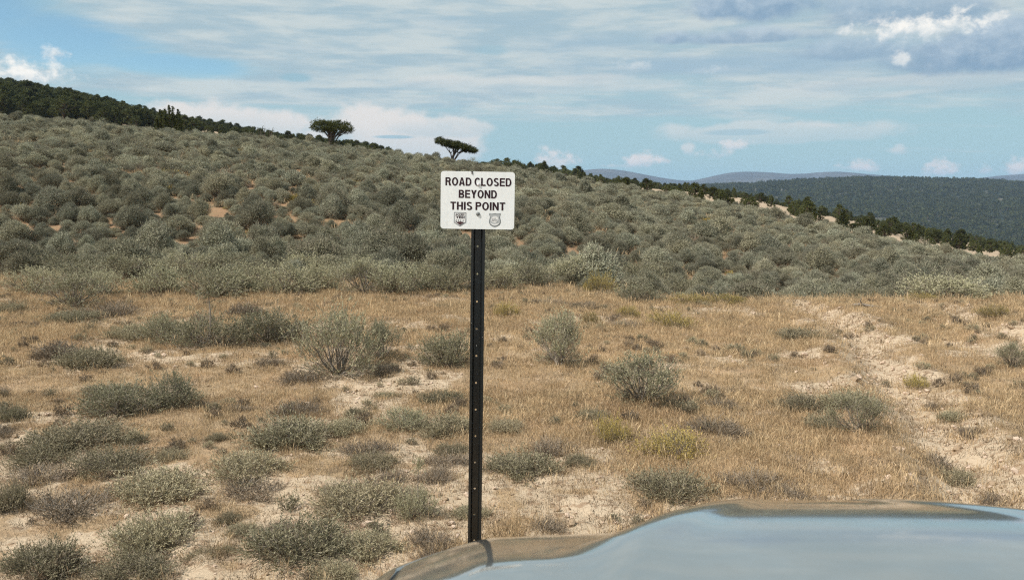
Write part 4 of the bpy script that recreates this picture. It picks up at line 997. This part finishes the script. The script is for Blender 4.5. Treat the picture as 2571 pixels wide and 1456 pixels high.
    sc = np.clip(r.normal(1.35, .28, n), .7, 2.0)
    scatter('ridge_forest', np.stack([X, Y, Z - .2], 1), zrot(n), np.repeat(sc[:, None], 3, 1), r.integers(0, 3, n), far, 'dark green forest covering the far ridge below blue mountains', 'forest')
build_woods()

# ------------------------------------------------------------------ sagebrush
def protos_fine(key, n, leaf, **kw):
    out = []
    for i in range(n):
        c = make_shrub(hash_seed(key) + i, **kw); out.append((c.foliage_mesh(key + '_foliage', leaf), c.wood_mesh(key + '_branches', M['sage_wood'])))
    return out
def hash_seed(s): return sum(ord(ch) * (i + 3) for i, ch in enumerate(s))
PF = {
    'tall': protos_fine('tall', 4, M['sage'], W=1.0, Ht=0.85, lobes=11, twigs=70, leaves=9, ll=0.034, lw=0.010, upright=0.72, skirt=0.22, gaps=0.3),
    'round': protos_fine('round', 4, M['sage'], W=1.0, Ht=0.62, lobes=13, twigs=62, leaves=9, ll=0.034, lw=0.011, upright=0.5, skirt=0.3, gaps=0.3),
    'low': protos_fine('low', 5, M['olive'], W=1.0, Ht=0.42, lobes=14, twigs=64, leaves=10, ll=0.036, lw=0.011, upright=0.5, skirt=0.35, flat=0.5, gaps=0.45),
    'brown': protos_fine('brown', 3, M['brown_twig'], W=1.0, Ht=0.42, lobes=10, twigs=60, leaves=5, ll=0.036, lw=0.009, upright=0.5, skirt=0.45, tw=0.0035, gaps=0.3),
    'yellow': protos_fine('yellow', 2, M['rabbit'], W=1.0, Ht=0.5, lobes=12, twigs=55, leaves=8, ll=0.032, lw=0.010, upright=0.8, skirt=0.3, gaps=0.4),
    'spike': protos_fine('spike', 2, M['sage'], W=1.0, Ht=0.55, lobes=9, twigs=60, leaves=9, ll=0.034, lw=0.010, upright=0.65, skirt=0.3, spikes=1),
}
PH = {'tall': 0.92, 'round': 0.68, 'low': 0.47, 'brown': 0.46, 'yellow': 0.56, 'spike': 0.78}
# photograph column, row of the base, width, height (pixels), kind, label or None
L_LOW = ('low olive dwarf sagebrush spreading over pale crusted soil before the taller sagebrush', 'dwarf sagebrush in the near dry grass')
L_ROW = ('grey-green sagebrush in the dense row at the foot of the slope', 'sagebrush row at the foot of the slope')
L_BRN = ('small dry brownish-grey shrub half dead among the straw grass', 'dry brown shrubs in the grass')
SHRUBS = [
    (80, 1462, 200, 95, 'low', None), (300, 1475, 200, 80, 'low', None), (345, 1398, 235, 98, 'low', None),
    (722, 1428, 275, 112, 'low', 'dark olive dome of dwarf sagebrush with dead stalks standing in front'), (830, 1470, 130, 62, 'low', None), (1080, 1388, 120, 66, 'brown', None),
    (360, 1272, 245, 84, 'low', None), (140, 1312, 215, 82, 'brown', None), (-5, 1290, 120, 84, 'low', None), (235, 1205, 220, 72, 'low', None),
    (85, 1175, 180, 62, 'low', None), (150, 1138, 260, 62, 'low', None), (600, 1215, 205, 78, 'low', None), (618, 1262, 170, 62, 'brown', None),
    (890, 1312, 250, 96, 'low', 'wide low sagebrush mound shading bare pale soil left of the sign post'), (1040, 1318, 115, 118, 'spike', 'olive sagebrush with one spike rising beside the wide low mound'),
    (708, 1136, 235, 86, 'low', None), (862, 1098, 115, 54, 'low', None), (1002, 1088, 125, 62, 'round', 'small pale dome-shaped sagebrush alone in golden grass left of the sign post'),
    (1310, 1206, 178, 72, 'low', 'low grey sagebrush mound just right of the sign post'), (1125, 1182, 125, 44, 'brown', None), (1385, 1150, 125, 54, 'brown', None), (1460, 1178, 82, 40, 'low', None),
    (1700, 1268, 205, 84, 'low', 'spreading olive sagebrush mound straight beyond the car bonnet'), (1900, 1240, 160, 54, 'brown', None), (1992, 1252, 110, 34, 'brown', None),
    (1540, 1122, 95, 78, 'yellow', 'upright rabbitbrush with yellow flower tips among golden grass'), (1700, 1162, 180, 74, 'yellow', 'wider thin rabbitbrush clump with yellow-green stems'),
    (1812, 1102, 140, 58, 'brown', None), (2172, 1098, 140, 104, 'tall', 'loose silvery sagebrush beside the wheel rut'), (2072, 1086, 95, 50, 'low', None),
    (1625, 1036, 200, 128, 'tall', 'broad silvery sagebrush with dark twiggy base standing alone in golden grass'), (1715, 1030, 70, 50, 'brown', None),
    (1405, 932, 132, 142, 'tall', 'tall narrow silvery sagebrush alone in the golden grass right of the sign post'),
    (835, 968, 225, 178, 'tall', 'largest silvery-green sagebrush, two-tiered, in the open grass left of the sign'), (955, 915, 95, 108, 'tall', 'slim sagebrush leaning off the largest sagebrush beside it'), (965, 945, 80, 40, 'brown', None), (745, 968, 110, 45, 'brown', None),
    (1115, 932, 130, 100, 'round', 'rounded sagebrush bush close left of the sign post'),
    (662, 872, 175, 92, 'round', 'bright grey-green rounded sagebrush beside the spiky one'), (400, 872, 125, 86, 'round', None), (495, 888, 190, 120, 'spike', 'sagebrush with a dark bare stem holding one leafy tuft aloft'), (310, 858, 110, 50, 'low', None),
    (285, 1062, 195, 92, 'round', 'pale sagebrush mound joined to a darker one in dry grass'), (412, 1036, 125, 100, 'round', None), (195, 934, 160, 72, 'low', None), (120, 905, 130, 58, 'brown', None), (15, 1062, 80, 52, 'low', None),
    (150, 782, 175, 92, 'tall', 'dense fan-shaped sagebrush with many upright stems near the slope foot'), (160, 812, 135, 38, 'low', None), (262, 802, 120, 52, 'brown', None), (15, 792, 70, 44, 'low', None),
    (605, 802, 90, 52, 'brown', None), (495, 812, 60, 34, 'brown', None), (1830, 990, 60, 20, 'brown', None), (1545, 945, 70, 34, 'brown', None),
    (2030, 856, 120, 34, 'low', 'small flat sagebrush on the grassy strip beside the wheel rut'), (2555, 930, 80, 62, 'tall', None), (2400, 756, 215, 66, 'round', 'wide dark sagebrush hedge where the closed road drops away'), (2560, 745, 90, 80, 'tall', None), (2190, 748, 120, 64, 'round', None),
    (1690, 828, 120, 44, 'yellow', None), (1485, 818, 50, 36, 'yellow', None), (1510, 742, 90, 60, 'yellow', None), (1740, 768, 110, 30, 'yellow', None), (1830, 768, 100, 30, 'yellow', None), (1270, 800, 70, 42, 'yellow', None), (1580, 800, 55, 36, 'yellow', None), (1575, 826, 80, 24, 'brown', None), (1465, 778, 80, 26, 'brown', None), (1380, 770, 80, 24, 'brown', None),
    (2330, 760, 70, 28, 'yellow', None), (2510, 800, 80, 34, 'yellow', None), (2310, 980, 60, 40, 'yellow', None), (2450, 1100, 70, 36, 'brown', None), (2360, 1030, 50, 26, 'brown', None), (2520, 1270, 90, 26, 'brown', None), (1375, 1345, 110, 40, 'brown', None), (560, 1390, 50, 26, 'low', None), (540, 1110, 60, 26, 'low', None), (670, 925, 70, 36, 'brown', None),
]
for (x, y, w, h) in ((60, 745, 150, 70), (240, 752, 110, 70), (380, 748, 125, 88), (520, 756, 180, 92), (620, 740, 130, 80), (705, 748, 155, 84), (800, 738, 100, 80), (905, 748, 150, 96), (1000, 748, 140, 92), (1130, 742, 135, 76), (1060, 730, 110, 74), (1250, 735, 110, 66),
                     (1330, 728, 130, 76), (1440, 726, 130, 78), (1600, 724, 140, 78), (1612, 764, 115, 52), (1725, 738, 130, 66), (130, 700, 150, 66), (300, 712, 150, 70), (450, 706, 140, 70), (190, 718, 120, 60), (570, 700, 130, 64), (760, 700, 130, 64), (880, 704, 140, 60), (1850, 738, 110, 56)):
    SHRUBS.append((x, y, w, h, 'round' if (x // 10) % 3 else 'tall', 'ROW'))
SHORT = {
    'dark olive dome of dwarf sagebrush with dead stalks standing in front': 'the dark olive dome sagebrush',
    'wide low sagebrush mound shading bare pale soil left of the sign post': 'the wide low sagebrush mound',
    'small pale dome-shaped sagebrush alone in golden grass left of the sign post': 'the small pale dome sagebrush',
    'low grey sagebrush mound just right of the sign post': 'the grey mound beside the post',
    'spreading olive sagebrush mound straight beyond the car bonnet': 'the sagebrush mound beyond the bonnet',
    'upright rabbitbrush with yellow flower tips among golden grass': 'the yellow-tipped rabbitbrush',
    'broad silvery sagebrush with dark twiggy base standing alone in golden grass': 'the broad silvery sagebrush',
    'tall narrow silvery sagebrush alone in the golden grass right of the sign post': 'the tall narrow sagebrush',
    'largest silvery-green sagebrush, two-tiered, in the open grass left of the sign': 'the largest silvery sagebrush',
    'pale sagebrush mound joined to a darker one in dry grass': 'the pale paired sagebrush mound',
    'sagebrush with a dark bare stem holding one leafy tuft aloft': 'the sagebrush with a raised tuft',
    'dense fan-shaped sagebrush with many upright stems near the slope foot': 'the fan-shaped sagebrush',
    'loose silvery sagebrush beside the wheel rut': 'the loose silvery sagebrush by the rut',
}
def more_low_shrubs():
    r = np.random.default_rng(5); out = []
    for _ in range(4000):
        if len(out) >= 36: break
        x = r.uniform(-40, 1180) if r.uniform() < 0.8 else r.uniform(1240, 2560); y = r.uniform(1000, 1470)
        if x > 1180 and y > 1230: continue
        w = r.uniform(70, 170) * (y / 1250.0); h = w * r.uniform(0.34, 0.48)
        if any(abs(x - q[0]) < (w + q[2]) * 0.40 and abs(y - q[1]) < (h + q[3]) * 0.34 for q in SHRUBS + out): continue
        out.append((x, y, w, h, 'brown' if r.uniform() < 0.42 else 'low', None))
    return out
SHRUBS += more_low_shrubs()
def place_shrubs():
    rg = np.random.default_rng(42); placed = []; info = []
    for (x, y, w, h, kind, lab) in SHRUBS:
        gx, gy = ground_xy(x, y - h * 0.06)
        for _ in range(3):                                        # settle on the real ground height
            z = H1(gx, gy); d = ray(x, y - h * 0.06); kk = (z - CAMZ) / d.z; gx, gy = d.x * kk, d.y * kk
        z = H1(gx, gy)
        s = gy / F; W = w * s; Hh = h * s
        p = PF[kind][rg.integers(0, len(PF[kind]))]
        root = bpy.data.objects.new('rabbitbrush' if kind == 'yellow' else ('dry_shrub' if kind == 'brown' else 'sagebrush'), None); col.objects.link(root)
        root.location = (gx, gy + W * 0.35, z - 0.01); root.rotation_euler = (0, 0, rg.uniform(0, 6.28))
        ax = rg.uniform(0.9, 1.15); root.scale = (W * 1.14 * ax, W * 1.14 / ax, Hh / PH[kind] * (1.05 if kind in ('low', 'brown') else 1.2))
        placed.append((gx, gy + W * .35, W * .5))
        cat = 'shrub'
        info.append((root, gx, gy + W * .35, W, kind, lab))
        if lab and lab != 'ROW': tag(root, lab, cat)
        elif lab == 'ROW': tag(root, L_ROW[0], cat, L_ROW[1])
        elif kind == 'low': tag(root, L_LOW[0], cat, L_LOW[1])
        elif kind == 'brown': tag(root, L_BRN[0], cat, L_BRN[1])
        elif kind == 'yellow': tag(root, 'small golden rabbitbrush clump at the far edge of the dry grass', cat, 'golden rabbitbrush clumps')
        elif kind == 'tall': tag(root, 'grey upright sagebrush at the far right of the closed road', cat, 'upright sagebrush by the road')
        else: tag(root, 'rounded grey-green sagebrush in the grass before the sagebrush row', cat, 'rounded sagebrush in the grass')
        obj('foliage', p[0], root); obj('branches', p[1], root)
    # the unlabelled small ones are told apart by the landmark they grow next to
    marks = [(0.19 * -1, SIGN_Y, 'the sign post')] + [(x_, y_, SHORT[l_]) for (_, x_, y_, _, _, l_) in info if l_ in SHORT]
    for T_ in TRACKS[:1]: marks += [(px_, py_, 'the wheel rut') for px_, py_ in T_[2:8]]
    sets = {}
    for (o, x_, y_, w_, kd, l_) in info:
        if l_ is None and kd in ('low', 'brown'):
            m_ = min(marks, key=lambda q: math.hypot(q[0] - x_, q[1] - y_))[2]; sets.setdefault((kd, m_), []).append((w_, o))
    for (kd, m_), os_ in sets.items():
        base = 'low olive dwarf sagebrush' if kd == 'low' else 'small dry brownish shrub'
        os_.sort(key=lambda q: -q[0])
        for i, (w_, o) in enumerate(os_):
            pre = '' if len(os_) == 1 else (('larger ', 'smaller ')[i] if len(os_) == 2 else ('largest ' if i == 0 and os_[0][0] > 1.15 * os_[1][0] else ''))
            o['label'] = pre + base + ' near ' + m_
            o['group'] = ('dwarf sagebrush' if kd == 'low' else 'dry brown shrubs') + ' near ' + m_
    return placed
PLACED = place_shrubs()

def build_hill_sage():
    kinds = []; near_kinds = []
    for i in range(6):
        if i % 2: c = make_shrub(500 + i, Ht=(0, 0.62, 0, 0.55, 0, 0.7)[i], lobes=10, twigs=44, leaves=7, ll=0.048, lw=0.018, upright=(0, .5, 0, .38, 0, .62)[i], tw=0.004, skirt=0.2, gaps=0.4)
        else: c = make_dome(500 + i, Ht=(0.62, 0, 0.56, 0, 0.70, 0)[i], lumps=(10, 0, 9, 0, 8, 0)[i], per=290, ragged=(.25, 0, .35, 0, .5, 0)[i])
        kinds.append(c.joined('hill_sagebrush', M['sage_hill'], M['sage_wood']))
    for i in range(4):                                            # finer ones for the foot of the slope
        c = make_dome(540 + i, Ht=(0.72, 0.6, 0.66, 0.78)[i], lumps=(15, 17, 14, 13)[i], per=420, ll=0.034, lw=0.016, ragged=(.3, .4, .25, .5)[i])
        near_kinds.append(c.joined('hill_sagebrush', M['sage_hill'], M['sage_wood']))
    c = make_shrub(520, W=1.0, Ht=0.5, lobes=8, twigs=26, leaves=5, ll=0.085, lw=0.03, upright=.6, tw=.006, skirt=.3); kinds.append(c.joined('hill_rabbitbrush', M['rabbit'], M['sage_wood']))
    c = make_shrub(521, W=1.0, Ht=0.5, lobes=8, twigs=26, leaves=4, ll=0.085, lw=0.028, upright=.5, tw=.008, skirt=.4); kinds.append(c.joined('hill_dry_shrub', M['brown_twig'], M['dead_wood']))
    kinds += near_kinds
    r = np.random.default_rng(900)
    cell = 0.50; gx, gy = np.meshgrid(np.arange(-72, 72, cell), np.arange(14, 99, cell))
    gx = gx + (np.arange(gx.shape[0]) % 2)[:, None] * cell * 0.5
    X = (gx + r.uniform(-.36, .36, gx.shape) * cell).ravel(); Y = (gy + r.uniform(-.36, .36, gx.shape) * cell).ravel()
    inside = np.abs(X) < 0.72 * Y + 4; X, Y = X[inside], Y[inside]
    px = X / Y * F + CX
    open_ = fbm(X, Y * 0.6, 0.42, 3, 77); fine = fbm(X, Y, 0.9, 2, 78)
    lim = 0.90
    keep = (open_ + 0.18 * (fine - 0.5) < lim) & (r.uniform(0, 1, len(X)) < 0.90)
    # the foot of the slope: left behind the hand-set row, right beyond the plateau edge
    edge = np.interp(px, [-200, 300, 1000, 1500, 1900, 2600], [17.0, 17.0, 16.3, 16.4, 16.4, 15.6])
    keep &= Y > edge + 0.6 * r.uniform(-1, 1, len(X))
    crestY = np.interp(px, [p[0] for p in PROF], [p[2] for p in PROF]); keep &= Y < crestY + 6
    X, Y = X[keep], Y[keep]; n = len(X); px = px[keep]; Z = H(X, Y)
    W = np.clip(r.lognormal(math.log(0.51), 0.38, n), 0.20, 1.2)
    dn = fbm(X, Y, 0.5, 2, 91); W = W * (0.8 + 0.45 * dn)
    kid = r.integers(0, 6, n); q = r.uniform(0, 1, n); kid = np.where(q > 0.965, 6, np.where(q > 0.925, 7, kid))
    W = np.where(kid >= 6, W * 0.7, W)
    kid = np.where((kid < 6) & (Y < 34), 8 + kid % 4, kid)
    inf = (px > -20) & (px < 2600)
    order = np.argsort(-(W / Y) * inf * ((kid < 6) | (kid > 7))); ind = order[:190]; chosen = np.zeros(n, bool); chosen[ind] = True
    rz = r.uniform(0, 6.28, n); tl = r.normal(0, .06, (n, 2)); hs = r.uniform(0.62, 1.12, n); wx = r.uniform(0.78, 1.28, n)
    for i in ind:
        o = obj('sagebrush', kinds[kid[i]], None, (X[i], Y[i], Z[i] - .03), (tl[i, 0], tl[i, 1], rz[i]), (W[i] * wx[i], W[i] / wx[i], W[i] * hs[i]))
        if px[i] < 1330: tag(o, 'rounded grey-green sagebrush low on the slope behind the sagebrush row', 'shrub', 'sagebrush low on the slope')
        else: tag(o, 'rounded grey-green sagebrush in the hollow beyond the grassy edge', 'shrub', 'sagebrush in the hollow beyond the grass')
    rest = ~chosen
    m = rest.sum()
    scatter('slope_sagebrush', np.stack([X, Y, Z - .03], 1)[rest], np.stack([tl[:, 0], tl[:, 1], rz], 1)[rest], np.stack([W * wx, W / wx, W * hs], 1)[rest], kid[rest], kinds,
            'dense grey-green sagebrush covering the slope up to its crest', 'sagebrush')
    # dry grass between them
    r2 = r; N = 13000; Y = np.sqrt(r2.uniform(16 ** 2, 75 ** 2, N)); X = r2.uniform(-1, 1, N) * (.66 * Y + 4)
    Z = H(X, Y); gk = []
    for i in range(3):
        V, Fs, T = make_tuft(640 + i, 44, 0.14, 0.22, 0.005, 0.8); gk.append(mesh_np('slope_grass', V, Fs, [M['grass']], tint=T))
    kp = fbm(X, Y, 0.3, 3, 5) > 0.42; X, Y, Z = X[kp], Y[kp], Z[kp]; n = len(X)
    scatter('slope_grass', np.stack([X, Y, Z], 1), zrot(n, .1), np.repeat(r2.uniform(.6, 1.3, n)[:, None], 3, 1), r2.integers(0, 3, n), gk, 'dry straw grass in the gaps between the slope sagebrush', 'grass')
build_hill_sage()

# ------------------------------------------------------------------ dry grass, litter and clods on the flat
def build_flat_cover():
    r = np.random.default_rng(321)
    kinds = []
    for i in range(5):
        V, Fs, T = make_tuft(600 + i, 36, 0.056, 0.060, 0.0014, 0.55); kinds.append(mesh_np('grass_tuft', V, Fs, [M['grass']], tint=T))
    for i in range(2):
        V, Fs, T = make_tuft(610 + i, 12, 0.125, 0.045, 0.0013, 0.4, True); kinds.append(mesh_np('grass_seed_tuft', V, Fs, [M['grass']], tint=T))
    for i in range(2):
        V, Fs, T = make_tuft(620 + i, 24, 0.042, 0.065, 0.0022, 1.4); kinds.append(mesh_np('dead_litter', V, Fs, [M['brown_twig']], tint=T))
    N = 105000; Y = np.sqrt(r.uniform(2.9 ** 2, 17.5 ** 2, N)); X = r.uniform(-1, 1, N) * (0.68 * Y + 3.5)
    # more plants close by, where single blades show
    N2 = 30000; Y2 = np.sqrt(r.uniform(2.9 ** 2, 7 ** 2, N2)); X2 = r.uniform(-1, 1, N2) * (0.68 * Y2 + 3.5)
    X = np.concatenate([X, X2]); Y = np.concatenate([Y, Y2]); N = len(X)
    b = bare_mask(X, Y); dn = fbm(X, Y, 1.6, 3, 55)
    keep = r.uniform(0, 1, N) < (1 - 0.70 * b) * (0.35 + 1.0 * dn)
    keep &= ~((X > -0.32) & (Y < 1.95))
    keep &= r.uniform(0, 1, N) < 0.34 + sstep(0.06, 0.45, track_dist(X, Y) + 0.95 * (fbm(X, Y, 3.2, 3, 37) - 0.5) + 0.45 * (fbm(X, Y, 0.9, 4, 31) - 0.5))
    X, Y, b = X[keep], Y[keep], b[keep]
    sk = [(px + rr_ * math.cos(a), py + rr_ * math.sin(a)) for (px, py, pr) in PLACED for a, rr_ in zip(r.uniform(0, 6.28, 22), pr * r.uniform(0.75, 1.35, 22))]
    X = np.concatenate([X, [q_[0] for q_ in sk]]); Y = np.concatenate([Y, [q_[1] for q_ in sk]]); b = np.concatenate([b, np.full(len(sk), 0.45)])
    n = len(X); Z = H(X, Y)
    lefty = sstep(2.0, -2.5, X) * sstep(9, 5, Y)
    q = r.uniform(0, 1, n); kid = r.integers(0, 5, n)
    kid = np.where(q < 0.06, 5 + r.integers(0, 2, n), kid); kid = np.where(q > 0.84 - 0.30 * lefty - 0.5 * b, 7 + r.integers(0, 2, n), kid)
    sc = r.uniform(0.55, 1.2, n) * (1.0 - 0.35 * lefty) * (0.85 + 0.3 * sstep(7, 12, Y))
    scatter('dry_grass', np.stack([X, Y, Z], 1), zrot(n, .16), np.repeat(sc[:, None], 3, 1), kid, kinds, 'short straw-coloured dry grass over the flat around the sign', 'grass')
    # clods and pebbles on open soil
    ck = []; import bmesh
    ms = []
    for nm, cl in (('pale', (0.56, 0.43, 0.33)), ('dun', (0.34, 0.25, 0.17))): ms.append(plain('clod_' + nm, cl, 0.95, 0, 0.1, 0.35, 60))
    for i in range(4):
        bm = bmesh.new(); bmesh.ops.create_icosphere(bm, subdivisions=1, radius=1); rr = random.Random(i)
        for v in bm.verts: v.co *= rr.uniform(0.65, 1.15); v.co.z *= 0.6
        me = bpy.data.meshes.new('clod'); bm.to_mesh(me); bm.free(); me.materials.append(ms[i % 2]); ck.append(me)
    N = 42000; Y = np.sqrt(r.uniform(2.9 ** 2, 14 ** 2, N)); X = r.uniform(-1, 1, N) * (0.68 * Y + 3.5); b = bare_mask(X, Y)
    keep = (r.uniform(0, 1, N) < 0.08 + 0.8 * b) & ~((X > -0.32) & (Y < 1.95)); X, Y = X[keep], Y[keep]; n = len(X); Z = H(X, Y)
    sc = np.clip(r.lognormal(math.log(0.009), 0.5, n), 0.004, 0.04) * (1 + 0.6 * (track_dist(X, Y) < 0.5) * r.uniform(0, 1, n))
    scatter('soil_clods', np.stack([X, Y, Z + sc * .2], 1), zrot(n, .4), np.repeat(sc[:, None], 3, 1), r.integers(0, 4, n), ck, 'loose soil clods and pebbles on the bare patches', 'clods')
    # tiny dry forbs
    fk = []
    for i in range(4):
        c = make_shrub(700 + i, W=1.0, Ht=0.6, lobes=5, twigs=22, leaves=6, ll=0.09, lw=0.026, upright=.55, tw=.008, skirt=.4); fk.append(c.joined('small_forb', M['brown_twig'] if i % 2 else M['olive'], M['sage_wood']))
    N = 2400; Y = np.sqrt(r.uniform(3.0 ** 2, 16 ** 2, N)); X = r.uniform(-1, 1, N) * (0.68 * Y + 3.5)
    keep = (fbm(X, Y, 0.8, 3, 66) > 0.5 - 0.12 * sstep(2, -3, X)) & ~((X > -0.32) & (Y < 1.95)); X, Y = X[keep], Y[keep]; n = len(X)
    sc = r.uniform(0.06, 0.17, n)
    scatter('dry_forbs', np.stack([X, Y, H(X, Y)], 1), zrot(n, .1), np.repeat(sc[:, None], 3, 1), r.integers(0, 4, n), fk, 'tiny dry brown and olive forbs dotted through the grass', 'forbs')
build_flat_cover()

# a weathered stick at the end of the ruts
def build_stick():
    a = Vector((*ground_xy(2130, 768), 0)); b = Vector((*ground_xy(2215, 772), 0)); a.z = H1(a.x, a.y) + .03; b.z = H1(b.x, b.y) + .03
    mb = MB(); mid = (a + b) / 2
    mb.tube([a - mid, (a - mid) * .3 + Vector((0, .03, .02)), (b - mid) * .5, b - mid], [.012, .025, .022, .010], 6)
    mb.tube([(a - mid) * .2, (a - mid) * .45 + Vector((.02, -.05, .08)), (a - mid) * .5 + Vector((.02, -.1, .13))], [.014, .009, .004], 5)
    o = obj('fallen_branch', mb.mesh('fallen_branch', [M['dead_wood']], True), None, mid); tag(o, 'dark fallen branch lying across the end of the wheel ruts', 'branch')
build_stick()

# ------------------------------------------------------------------ haze
def build_haze():
    mb = MB(); mb.box((-9800, -9800, -112), (9800, 9800, 235))
    m = bpy.data.materials.new('haze'); m.use_nodes = True; nt = m.node_tree; nt.nodes.clear()
    out = nt.nodes.new('ShaderNodeOutputMaterial'); v = nt.nodes.new('ShaderNodeVolumePrincipled')
    v.inputs['Color'].default_value = (0.46, 0.68, 1.0, 1); v.inputs['Density'].default_value = 7.5e-5; v.inputs['Anisotropy'].default_value = 0.0
    nt.links.new(v.outputs[0], out.inputs['Volume'])
    o = obj('haze', mb.mesh('haze', [m])); tag(o, 'faint blue haze filling the air over the valley', 'haze', kind='stuff')
build_haze()
